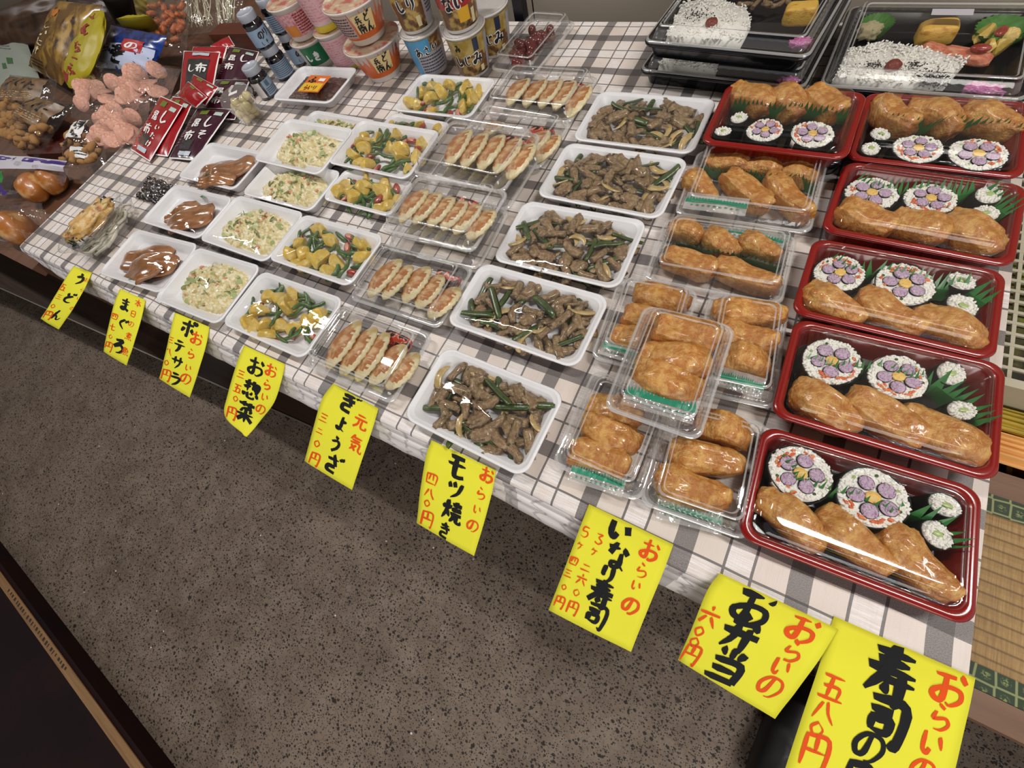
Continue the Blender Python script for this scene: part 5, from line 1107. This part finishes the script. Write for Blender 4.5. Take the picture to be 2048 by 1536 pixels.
# miso cups
BRC = pm('brown_food_print', '#6E4A2C', .35, .5, coat=.3, var=[('#B89A5A', 60, .48, .6), ('#2E1C12', 40, .55, .68)]); GLD = pm('gold_print', '#9C8238', .35, coat=.3, var=('#C9B47A', 50, .4, .7)); SKY = pm('sky_print', '#4E9CCB', .35, coat=.3); LTG = pm('light_info', '#A9A6B0', .4); LIDC = clear('cup_lid', lo=.18, hi=.85, rough=.08, haze=.18)
def miso(base, z0, label, kind, P=None):
    dec = {0: [('band', .08, .92, (-2.4, .2), SKY), ('band', .08, .92, (.2, 1.2), BRC), ('band', .08, .60, (-.7, 1.3), LTG, 'info_panel', 1), ('text', [('あ', -.5, .66, .020), ('さ', -.02, .66, .019), ('り', .42, .66, .020)], WHT, .34, .0010), ('text', [('あ', -.5, .66, .020), ('さ', -.02, .66, .019), ('り', .42, .66, .020)], BLKP2, .16, .0016), ('rows', .12, .56, -.6, .9, 6, GPR)],
     1: [('band', .55, .92, A2, GLD), ('band', .08, .55, A2, BRC), ('band', .1, .86, (.95, 1.8), LTG, 'info_panel', 1), ('band', .62, .9, (.2, .5), NAVY, 'dark_tag', 1), ('text', [('し', -.75, .46, .024), ('じ', -.22, .46, .023), ('み', .32, .46, .026)], WHT, .36, .0010), ('text', [('し', -.75, .46, .024), ('じ', -.22, .46, .023), ('み', .32, .46, .026)], BLKP2, .18, .0016), ('text', [('み', -.6, .76, .016)], BLKP2, .2), ('band', .12, .26, (.42, .64), pm('cream_tag', '#D9CDA0', .4), 'cream_tag', 1)],
     2: [('band', .5, .92, A2, REDK), ('band', .08, .5, A2, BRC), ('band', .22, .5, (-.1, .5), pm('yellow_spot', '#D9A52A', .4), 'yellow_spot', 1), ('text', [('な', -.5, .62, .026), ('い', .1, .62, .028)], WHT, .36, .0010), ('text', [('な', -.5, .62, .026), ('い', .1, .62, .028)], BLKP2, .18, .0016), ('band', .12, .4, (.62, .84), pm('cream_tag', '#D9CDA0', .4), 'cream_tag', 1)],
     3: [('band', .08, .92, (-2, .55), BRC), ('band', .08, .92, (.55, 1.7), LTG), ('text', [('し', -.6, .62, .024), ('り', -.05, .62, .026)], WHT, .36, .0010), ('text', [('し', -.6, .62, .024), ('り', -.05, .62, .026)], BLKP2, .18, .0016), ('band', .14, .36, (-.0, .24), pm('cream_tag', '#D9CDA0', .4), 'cream_tag', 1), ('rows', .3, .85, .7, 1.5, 8, GPR)]}[kind]
    P = cup(base, z0, .036, .046, .086, label, dec, 'miso soup cup', 'soup_cup', LIDC, P=P); return P
P = miso((868,138), 0, 'soup cup with sky blue print at the bottom of the left stack', 0); miso(None, .088, 'brown soup cup on top of the sky blue one', 3, P)
P = miso((950,140), 0, 'gold and brown soup cup with black lettering, bottom of the middle stack', 1); miso(None, .088, 'red topped soup cup with clams, top of the middle stack', 2, P)
miso((992,100), 0, 'brown and gold soup cup standing behind on the right', 1)
# pickled onion cup
P = ray(508, 238, 0); e = empty('clear_cup', T(P.x, P.y, TZ+.0005), 'clear plastic cup holding pale pickled onions', 'cup'); inst('cup_wall', mesh('cup_wall', *lathe([(.026, 0), (.029, .001), (.040, .052), (.0445, .053), (.0455, .056), (.044, .058), (.041, .060), (.040, .066), (.034, .068), (.001, .068)], 36), WALL), None, e)
PKO = pm('pickled_onion', '#CFC08A', .2, .5, sss=.2, coat=.5); rnd = random.Random(8)
for k in range(17):
    z = .012+.013*(k//5); a = k*2.4; r = (.0165 if k % 5 else .002)+.003*(k//5); M = T(P.x+r*cos(a), P.y+r*sin(a), TZ+z) @ RZ(k) @ SC(.0125, .0108, .0105)
    inst('pickled_onion', cached('pko', lambda: mesh('pickled_onion', *lumpy(14, 10, 1, 1, 1, 1, .1, 1.3, 1), PKO)), M, None, 'pale yellow pickled onions in the clear cup', 'onion', 'pickled onions in the clear cup')
inst('price_sticker', band(lambda z: .0, 0, 0, 0, 0, WHT, 'x') if False else mesh('price_sticker', [(-.012, -.006, 0), (.012, -.006, 0), (.012, .006, 0), (-.012, .006, 0)], [(0, 1, 2, 3)], WHT), T(.006, -.004, .0686) @ RZ(.7), e)
# dark seasoning pack
p = Pouch(((304,345),(360,362),(325,416),(270,398)), (.004,.004,.003,.003), .010, .004, 61, .4, 9); p.body('berry_pack', 'small clear pack of shiny black beans beside the udon box', 'food pack', clear('dark_pack_film', lo=.12, hi=.8, rough=.08, bump=(90, 1)))
def bb(): return mesh('black_bean', *lumpy(10, 7, 1, .8, .6, 1, .15, 1.5, 2), pm('black_bean', '#1C1418', .2, .6, coat=.5))
rnd = random.Random(4)
for k in range(120):
    c_ = p.P(rnd.uniform(.08, .92), rnd.uniform(.22, .92), .001+.003*rnd.random(), 0); inst('black_bean', cached('bbean', bb), T(*c_) @ RZ(rnd.uniform(0, 6)) @ SC(.0068), None, 'shiny black beans in the small clear pack', 'bean', 'black beans in the small pack')
# udon box : oval clear tray, noodles, fritter
def oval(w, d, prof, m, name, n=48):
    rings = [[Vector(((w/2-a)*cos(2*pi*i/n), (d/2-a)*sin(2*pi*i/n), z)) for i in range(n)] for a, z in prof]; return mesh(name, *loft(rings, prof[0][1] < .01, prof[-1][0] > .01), m)
A = ray(160, 510, .03); B = ray(262, 390, .03); dd = B-A; ang = math.atan2(dd.y, dd.x); L = dd.length*1.02; C0 = ray(214, 455, .02)
e = empty('udon_box', T(C0.x, C0.y, TZ+.0005) @ RZ(ang), 'oval clear takeaway box of udon noodles at the left end', 'food box')
inst('lower_bowl', oval(L*.98, L*.66, [(.022, .0008), (.016, .002), (.004, .026), (.002, .028), (0, .029), (.001, .031), (.004, .031)], WALL, 'lower_bowl'), None, e)
C1 = ray(186, 446, .045); off = e.matrix_basis.inverted() @ Vector((C1.x, C1.y, TZ+.034))
inst('upper_tray', oval(L*1.0, L*.60, [(.020, .0008), (.014, .001), (.010, .006), (.004, .014), (.002, .015), (0, .016), (-.001, .0185), (.002, .020), (.006, .0195)], WALL, 'upper_tray'), T(*off), e)
b = MB(); rnd = random.Random(5)
for k in range(64):
    a0 = rnd.uniform(0, 6.28); r0 = rnd.uniform(.005, .040); cx = rnd.uniform(-.05, .05); cy = rnd.uniform(-.022, .022); z = .006+.018*k/70
    b.add(*tube([(cx+r0*cos(a0+t*.8)*1.1, cy+r0*.6*sin(a0+t*.8), z+.002*sin(t*2+k)) for t in range(5)], .0034, 6))
for v in b.V:
    q = sqrt((v.x/(L*.42))**2+(v.y/(L*.27))**2)
    if q > 1: v.x /= q; v.y /= q
inst('udon_noodles', b.mesh('udon_noodles', pm('udon', '#E2DDCB', .3, .5, sss=.1, coat=.3)), T(C0.x, C0.y, TZ+.002) @ RZ(ang), None, 'thick pale udon noodles coiled in the oval box', 'noodles', kind='stuff')
Cf = ray(182, 440, .05); V, F = lumpy(34, 20, .062, .034, .014, .8, .34, 2.4, 4, 0, .12, 9)
inst('vegetable_fritter', mesh('vegetable_fritter', V, F, pm('fritter', '#C79A54', .4, .4, bump=(300, .8), var=[('#DDC08A', 60, .42, .62), ('#A8562A', 45, .58, .7), ('#4A5A24', 50, .62, .7)])), T(Cf.x, Cf.y, TZ+.052) @ RZ(ang-.15), None, 'golden vegetable fritter lying in the upper oval tray', 'fritter')
b = MB(); rnd = random.Random(9)
for k in range(60):
    u, v, s_ = rnd.choice([(-.060, -.010, .010), (-.05, .012, .010), (.045, .02, .012), (.02, .026, .012), (.055, .01, .01)]); Vl, Fl = lumpy(6, 5, .006, .003, .0016, 1, .5, 2, k % 7)
    b.add(Vl, Fl, 0, T(u+rnd.gauss(0, s_), v+rnd.gauss(0, s_*.6), .003+rnd.random()*.012) @ Euler((rnd.random()*2, rnd.random()*2, rnd.random()*6)).to_matrix().to_4x4())
inst('seaweed_garnish', b.mesh('seaweed_garnish', pm('wakame', '#1F2A1C', .3, .5)), T(Cf.x, Cf.y, TZ+.038) @ RZ(ang), None, 'dark green seaweed scraps around the fritter', 'garnish', kind='stuff')
# sticker on the kelp tray
p = Pouch(((635,148),(660,150),(637,185),(596,183)), (.036,.036,.034,.034), .001, .0003, 71); 
p = Pouch(((622,150),(663,152),(636,185),(594,183)), (.034,.034,.033,.033), .0012, .0003, 71); p.body('product_sticker', 'orange and yellow product sticker on the wrapped kelp tray', 'sticker', pm('orange_sticker', '#D9702A', .35, coat=.2))
p.patch('yellow_area', pm('yellow_area', '#E0B82E', .4), .04, .96, .5, .96, .0006); p.text([('ふ', .35, .32, .4, .4)], BLKP2, wd=.2, off=.001); p.text([('ら', .3, .78, .22, .3), ('い', .5, .78, .22, .3), ('り', .7, .78, .22, .3)], REDT, 'red_lettering', .2, .001); p.patch('pale_print', WHT, .62, .9, .2, .38, .001)
# ================================================================ grapes
GM, w, d = clam(((1052,38),(1146,44),(1076,152),(992,140)), 0, 'clear clamshell of dark red grapes beside the soup cups', H=.040)
gb = empty('grape_bunch', GM @ T(0, 0, .003), 'bunch of dark red grapes in the clear box beside the soup cups', 'grapes'); gi = gb.matrix_basis.inverted(); rnd = random.Random(2); GR = pm('grape', '#5A2426', .18, .5, coat=.4, sss=.1, var=('#7E3A30', 3, .4, .7))
for k in range(42):
    t = (k % 21)/20; c_ = ray(1085-60*t+rnd.uniform(-20, 20), 66+62*t+rnd.uniform(-9, 9), .014+.010*(k//21))
    inst('grape', cached('grape', lambda: mesh('grape', *blob(16, 12), GR)), gi @ T(c_.x, c_.y, TZ+.015+.011*(k//21)) @ SC(.0095, .0095, .0105), gb)
b = MB(); b.add(*tube([(-.05, -.03, .01), (-.01, 0, .018), (.05, .03, .02)], .0012, 6)); inst('grape_stem', b.mesh('grape_stem', pm('stem', '#6B5A34', .6)), None, gb)
# ================================================================ black bento boxes
def black_box(c, z0, label, h=.030, H=.048):
    ctr, a, w, d = fitrect(c, z0+h); M = T(ctr.x, ctr.y, TZ+z0+.0004) @ RZ(a); e = empty('black_lunch_box', M, label, 'lunch box'); md = crimp(.0006, 1)
    pr = [(.018, .0005, 0), (.014, .002, 0), (.009, h-.010, md), (.008, h-.008, 0), (.002, h-.007, 0), (0, h-.004, 0), (0, h-.001, 0), (.002, h, 0), (.008, h, 0), (.010, h-.003, 0), (.017, .005, 0), (.020, .003, 0)]
    V, F = loft([rr(w-2*q, d-2*q, .016-q*.2, z, 6, m_ or None, 30) for q, z, m_ in pr]); inst('box_body', mesh('box_body', V, F, BLKP), None, e)
    inst('lid', clear_lid_mesh(w-.004, d-.004, h, H, CLEAR, .0010, .009, .014, 30), None, e); return M, w, d
def rice_bed(px, z, seed, label, n=620, h0=.012):
    Q = [ray(u, v, z) for u, v in px]; c0 = sum(Q, Vector())/len(Q); rnd = random.Random(seed); pts = []
    def inside(x, y):
        r = False; j = len(Q)-1
        for i in range(len(Q)):
            if (Q[i].y > y) != (Q[j].y > y) and x < (Q[j].x-Q[i].x)*(y-Q[i].y)/(Q[j].y-Q[i].y)+Q[i].x: r = not r
            j = i
        return r
    xs = [q.x for q in Q]; ys = [q.y for q in Q]
    while len(pts) < n:
        x = rnd.uniform(min(xs), max(xs)); y = rnd.uniform(min(ys), max(ys))
        if inside(x, y): pts.append((x-c0.x, y-c0.y, h0+.003*noise.noise(Vector((x*40, y*40, 0)))+rnd.uniform(-.001, .0015)))
    g = MB(); V = [(q.x-c0.x, q.y-c0.y, 0) for q in Q]; Vt = [((q.x-c0.x)*.96, (q.y-c0.y)*.96, h0-.0005) for q in Q]; n_ = len(Q)
    g.add(V+Vt, [(i, (i+1) % n_, n_+(i+1) % n_, n_+i) for i in range(n_)]+[tuple(range(n_, 2*n_))])
    Vb, Fb = blob(5, 4)
    for p in pts: g.add(Vb, Fb, 0, T(*p) @ RZ(rnd.uniform(0, 6.28)) @ RY(rnd.uniform(-.7, .7)) @ SC(.0033, .0014, .0013))
    inst('rice_bed', g.mesh('rice_bed', RICE), T(c0.x, c0.y, TZ+z), None, label, 'rice', kind='stuff')
UME = pm('pickled_plum', '#7E2E22', .3, .5, coat=.4, bump=(12, .5)); TMG = pm('rolled_omelette', '#DDB252', .4, .4, sss=.1, var=[('#B98228', 1.6, .52, .66)], bump=(8, .3)); SALM = pm('grilled_salmon', '#C4684A', .4, .4, bump=(14, .5), var=('#DB9A7C', 3, .4, .65)); PKL = pm('pink_pickles', '#B0488A', .35, coat=.3, var=('#D08AB8', 6, .4, .65))
def one(name, c, z, sc_, rot, seed, m, label, cat, e_=.8, amp=.12, fr=1.6):
    P = ray(*c, z); V, F = lumpy(24, 16, 1, 1, 1, e_, amp, fr, seed); return inst(name, mesh(name, V, F, m), T(P.x, P.y, TZ+z) @ RZ(rot) @ SC(*sc_), None, label, cat)
def sesame(c, z, n, s, label, seed=1):
    P = ray(*c, z); b = MB(); rnd = random.Random(seed); Vb, Fb = blob(5, 4)
    for _ in range(n): b.add(Vb, Fb, 0, T(rnd.gauss(0, s), rnd.gauss(0, s*.7), rnd.uniform(0, .0015)) @ RZ(rnd.uniform(0, 6)) @ SC(.0016, .0009, .0007))
    inst('black_sesame', b.mesh('black_sesame', pm('sesame', '#121010', .4)), T(P.x, P.y, TZ+z), None, label, 'sesame', kind='stuff')
def green_cup(c, z, r, label):
    P = ray(*c, z); n = 48; rings = [[Vector(((rad+amp*(1 if i % 2 else -1))*cos(2*pi*i/n), (rad+amp*(1 if i % 2 else -1))*sin(2*pi*i/n), zz)) for i in range(n)] for rad, amp, zz in ((r*.6, 0, 0), (r*.75, .0005, .002), (r, .0016, .020))]
    V, F = loft(rings, True, False); inst('green_food_cup', mesh('green_food_cup', V, F, pm('green_foil_cup', '#4E8A3A', .4, .4)), T(P.x, P.y, TZ+z), None, label, 'food cup'); return P
# lone box on the right
M3, w, d = black_box(((1694,16),(2078,14),(2068,210),(1640,172)), 0, 'black lidded lunch box at the back right corner')
rice_bed([(1662,168),(1690,112),(1760,98),(1840,112),(1925,135),(1885,182),(1760,182)], .010, 3, 'white rice bed in the right lunch box', 760)
one('pickled_plum', (1786,132), .026, (.0105, .009, .008), .3, 3, UME, 'dark red pickled plum on the rice in the right lunch box', 'plum'); sesame((1748,130), .026, 50, .007, 'black sesame left of the plum in the right lunch box', 2); sesame((1832,130), .026, 46, .007, 'black sesame right of the plum in the right lunch box', 3)
sesame((1870,160), .026, 260, .013, 'dark patch of seaweed and sesame at the end of the rice', 4)
one('rolled_omelette', (1872,66), .020, (.026, .017, .015), .15, 5, TMG, 'golden rolled omelette in the right lunch box', 'omelette', .45, .06)
one('grilled_salmon', (1930,112), .018, (.034, .013, .008), -.35, 6, SALM, 'orange grilled salmon piece in the right lunch box', 'salmon', .7); one('grilled_salmon', (1870,100), .017, (.020, .010, .007), -.5, 7, SALM, 'smaller salmon piece touching the omelette', 'salmon', .7)
P = green_cup((1742,70), .008, .024, 'green fluted cup holding potato salad in the right lunch box'); one('potato_salad', (1738,62), .022, (.017, .014, .011), 0, 8, PSAL, 'scoop of potato salad in the green cup', 'potato salad', .8, .4, 3)
P = green_cup((1985,85), .008, .034, 'larger green fluted cup of potato and sausage in the right lunch box')
for k, (u, v, m_, s_) in enumerate(((1965,72,0,.016),(2000,92,0,.015),(1975,98,0,.013),(2015,75,0,.013))): inst('potato_chunk', cached(('pota', k), lambda: potato_mesh(k)), T(*ray(u, v, .022)) @ RZ(k) @ SC(s_), None, 'yellow potato chunks in the larger green cup', 'potato', 'potato chunks in the green cup')
for k, (u, v) in enumerate(((1962,96),(2003,62))): inst('sausage_piece', cached(('saus', 0), lambda: saus_mesh(0)), T(*ray(u, v, .031)) @ RZ(k*1.2) @ SC(.013), None, '%s red sausage in the larger green cup' % ('left', 'right')[k], 'sausage')
one('pink_pickles', (1966,182), .016, (.022, .010, .008), -.1, 9, PKL, 'heap of pink pickles in the right lunch box', 'pickles', .8, .5, 4)
b = MB(); b.box(-.026, .026, -.008, .008, 0, .0004); P = ray(1905, 24, .049); inst('paper_label', b.mesh('paper_label', pm('label_paper', '#B9B6BC', .4), False), T(P.x, P.y, TZ+.0488) @ RZ(-.02), None, 'white paper label on the lid of the right lunch box', 'label')
# stacked pair
black_box(((1368,-18),(1700,-6),(1618,180),(1297,146)), 0, 'black lidded lunch box at the bottom of the stack')
rice_bed([(1315,142),(1345,105),(1440,110),(1430,156)], .010, 4, 'white rice seen through the lower stacked lunch box', 260); one('pink_pickles', (1575,165), .016, (.018, .008, .007), 0, 10, PKL, 'pink pickles in the lower stacked lunch box', 'pickles', .8, .5, 4)
black_box(((1378,-70),(1712,-60),(1630,118),(1306,90)), .052, 'black lidded lunch box on top of the stack')
rice_bed([(1330,86),(1360,20),(1420,8),(1490,30),(1500,60),(1480,98)], .062, 5, 'white rice bed in the top stacked lunch box', 520); one('pickled_plum', (1423,46), .078, (.010, .0085, .007), .2, 11, UME, 'dark red pickled plum on the rice in the top lunch box', 'plum')
sesame((1395,30), .078, 70, .012, 'black sesame on the rice in the top lunch box', 5); one('rolled_omelette', (1600,28), .074, (.024, .015, .014), .1, 12, TMG, 'golden rolled omelette in the top stacked lunch box', 'omelette', .45, .06)
one('pink_pickles', (1603,88), .068, (.018, .009, .007), 0, 13, PKL, 'pink pickles in the top stacked lunch box', 'pickles', .8, .5, 4); green_cup((1420,-8), .060, .024, 'green fluted cup in the top stacked lunch box')
for k in range(9): c_ = ray(1490+k % 5*22, 8-(k//5)*14, .074); inst('meat_piece', cached(('meat', k), lambda: meat_mesh(k)), T(*c_) @ RZ(k*1.3) @ SC(.026, .022, .02), None, 'browned meat pieces in the top stacked lunch box', 'meat', 'meat pieces in the top lunch box')
# black tray under the rear left red box
b = MB(); ctr, a, w, d = fitrect(((1462,180),(1722,200),(1694,332),(1412,300)), .02); pr = [(.006, .0005), (.002, .003), (0, .018), (.002, .0215), (.006, .0215)]
V, F = loft([rr(w-2*q, d-2*q, .016, z, 6) for q, z in pr]); inst('black_tray', mesh('black_tray', V, F, BLKP), T(ctr.x, ctr.y, TZ+.0004) @ RZ(a), None, 'black tray lifting the rear left red sushi box', 'tray')
# post and cord behind the table
P = ray(1036, 42, -.005); b = MB(); b.box(-.013, .013, -.013, .013, 0, .9); inst('black_post', b.mesh('black_post', pm('black_metal', '#10121A', .4, .5), False), T(P.x, P.y+.02, TZ-.3), None, 'slim black metal post rising behind the table', 'post')
P = ray(1068, 32, 0); b = MB(); b.add(*tube([(0, 0, 0), (.002, 0, .2), (-.01, .01, .6)], .0016, 6)); inst('hanging_cord', b.mesh('hanging_cord', BLKP2), T(P.x, P.y, TZ-.02), None, 'thin dark cord hanging behind the grape box', 'cord')
# ================================================================ tatami bench and things to the right of the table
ZR = -.13; B0 = TZ+ZR
XR0 = X1+.004; YB = ray(1960, 1380, ZR).y; YT = ray(1990, 1030, ZR).y
tbn = empty('tatami_bench', T(XR0, YB, 0), 'low bench topped with a tatami mat bound in green cloth, right', 'bench')
def loc_box(name, par, x0, x1, y0, y1, z0, z1, m, smooth=False):
    b = MB(); b.box(x0-par.location.x, x1-par.location.x, y0-par.location.y, y1-par.location.y, z0, z1); return inst(name, b.mesh(name, m, smooth), None, par)
k = NT('tatami_straw'); k.b.inputs['Roughness'].default_value = .6; sp = k.n('ShaderNodeSeparateXYZ', {0: k.tc.outputs['Object']})
f1 = k.noise(1, 3, .6, k.vecmul(600, 30, 1)); f2 = k.ma('ABSOLUTE', k.ma('SUBTRACT', k.ma('FRACT', k.ma('MULTIPLY', sp.outputs[1], 70)), .5))
c = k.mix(k.rng(f1, .3, .7), sc2('#B08F5C'), sc2('#8E6E42')); c = k.mix(k.rng(f2, .0, .14, .8, 0), c, sc2('#5A4226')); k.col(c); k.bump(f2, .6, .004); TAT = k.m
k = NT('green_brocade'); k.b.inputs['Roughness'].default_value = .6
v = k.n('ShaderNodeTexVoronoi', {'Vector': k.vecmul(1, 1, 0), 'Scale': 55.0, 'Randomness': .15}, feature='DISTANCE_TO_EDGE'); v2 = k.n('ShaderNodeTexVoronoi', {'Vector': k.vecmul(1, 1, 0), 'Scale': 55.0, 'Randomness': .15})
c = k.mix(k.rng(v.outputs['Distance'], .04, .08, 1, 0), sc2('#22361C'), sc2('#8A9060')); c = k.mix(k.ma('MULTIPLY', k.rng(v2.outputs['Distance'], .12, .30, 1, 0), k.rng(k.noise(420, 1), .45, .55)), c, sc2('#7E8A52')); k.col(c); BRO = k.m
WD = wood('bench_frame_wood', '#6B4A34', '#7E5C42', 5, 50)
HW = .026
loc_box('tatami_mat', tbn, XR0, XR0+1.0, YB+HW, YT, B0-.03, B0, TAT)
loc_box('green_binding', tbn, XR0, XR0+1.0, YB, YB+HW, B0-.03, B0+.0008, BRO); loc_box('green_binding', tbn, XR0, XR0+1.0, YT, YT+HW, B0-.03, B0+.0008, BRO)
loc_box('front_rail', tbn, XR0, XR0+1.0, YB-.032, YB-.0005, B0-.08, B0-.001, WD); loc_box('back_rail', tbn, XR0, XR0+1.0, YT+HW+.0005, YT+HW+.035, B0-.08, B0-.001, WD)
for x in (XR0+.02, XR0+.9):
    for y in (YB, YT-.02): loc_box('leg', tbn, x, x+.05, y, y+.05, 0, B0-.03, WD)
# low lacquered drawer cabinet behind the bench
yb0_ = ray(2010, 800, -.10).y; yA = YT+HW+.037; cb = empty('lacquer_chest', T(XR0, yA, 0), 'dark brown lacquered chest with a brass ring handle beyond the tatami', 'chest')
loc_box('chest_body', cb, XR0, XR0+1, yA, yb0_-.02, 0, B0-.012, pm('chest_brown', '#3A1C10', .25, .5, coat=.4)); loc_box('top_edge', cb, XR0, XR0+1, yA+.045, yb0_-.02, B0-.0115, B0+.002, WD)
b = MB(); b.add(*tube([(.022*cos(t*.5), .022*sin(t*.5), 0) for t in range(13)], .0018, 6)); P = ray(1985, 962, ZR+.004); inst('ring_handle', b.mesh('ring_handle', pm('aged_brass', '#8A6A2E', .35, metal=.8)), T(P.x-XR0, P.y-yA, B0-.008), cb)
b = MB(); b.box(-.003, .003, -.03, .03, 0, .004); P = ray(2025, 962, ZR); inst('brass_strip', b.mesh('brass_strip', MC['aged_brass'], False), T(P.x-XR0, P.y-yA, B0-.010), cb)
# folded orange and yellow cloth stack
FO = pm('orange_silk', '#D0843A', .45, .4, var=('#E2A860', 8, .4, .65)); FY = pm('yellow_silk', '#C9A82A', .45, .4, var=('#8E7A1E', 8, .4, .65))
def drape(c0, c1, y0, y1, zb, m, label, seed):
    V = []; F = []; nx, ny = 30, 26; x0 = c0; x1 = c1
    for j in range(ny+1):
        for i in range(nx+1):
            t = j/ny; y = y0+(y1-y0)*t; x = x0+(x1-x0)*i/nx; z = zb+.020*sin(pi*t)**.5+.0045*sin(t*38+1.2*sin(x*9+seed))+.004*noise.noise(Vector((x*8, y*40, seed))); V.append((x, y, z))
    F = [(j*(nx+1)+i, j*(nx+1)+i+1, (j+1)*(nx+1)+i+1, (j+1)*(nx+1)+i) for j in range(ny) for i in range(nx)]
    c_ = Vector(((x0+x1)/2, (y0+y1)/2, zb)); return inst('folded_cloth', mesh('folded_cloth', [Vector(v)-c_ for v in V], F, m), T(*c_), None, label, 'cloth')
yO0 = ray(2010, 918, -.10).y; yO1 = ray(2010, 855, -.10).y; yY1 = ray(2010, 812, -.10).y
drape(XR0+.02, XR0+.8, yO0, yO1, TZ-.118, FO, 'pleated orange cloth lying beyond the tatami bench', 1); drape(XR0+.02, XR0+.8, yO1, yY1, TZ-.112, FY, 'pleated yellow cloth between the orange cloth and the basket', 2)
# white lattice basket
yb0 = ray(2010, 800, -.10).y; yb1 = ray(2030, 395, -.10).y; bk = empty('lattice_basket', T(XR0, yb0, 0), 'off-white plastic lattice basket holding greenish packs, right edge', 'basket')
BW = pm('basket_plastic', '#B9B29C', .4, .4); zt = TZ-.055; x0 = 0; x1 = .75; L = yb1-yb0; b = MB()
ny = int(L/.017); nxx = 22
for j in range(ny+1): b.box(x0, x0+.42, j*L/ny-.0022, j*L/ny+.0022, zt-.003, zt)
for i in range(nxx): b.box(x0+i*.0195-.0022, x0+i*.0195+.0022, 0, L, zt-.0034, zt-.0004)
inst('lattice_panel', b.mesh('lattice_panel', BW, False), None, bk)
b = MB(); b.box(x0, x1, -.012, 0, zt-.05, zt+.004); b.box(x0, x1, L, L+.012, zt-.05, zt+.004); inst('basket_rim', b.mesh('basket_rim', BW, False), None, bk)
b = MB(); b.box(x0, x1, 0, L, 0, zt-.045); inst('basket_bottom', b.mesh('basket_bottom', pm('dim_green_goods', '#5A5426', .5, var=[('#2A2412', 40, .4, .6), ('#8A8E3A', 25, .55, .68)]), False), None, bk)
# low black lump at the foot of the table
P = ray(1590, 1500, -.56); V, F = lumpy(28, 16, .14, .05, .045, .8, .04, 1.2, 2)
for v in V: v.z = max(v.z, -.03)+.012*(v.x < 0)
inst('black_lump', mesh('black_lump', V, F, pm('black_lump', '#0C0B0C', .5)), T(P.x, P.y, .031) @ RZ(1.35), None, 'low black lump on the concrete under the large slips', 'lump')
bpy.context.view_layer.update()
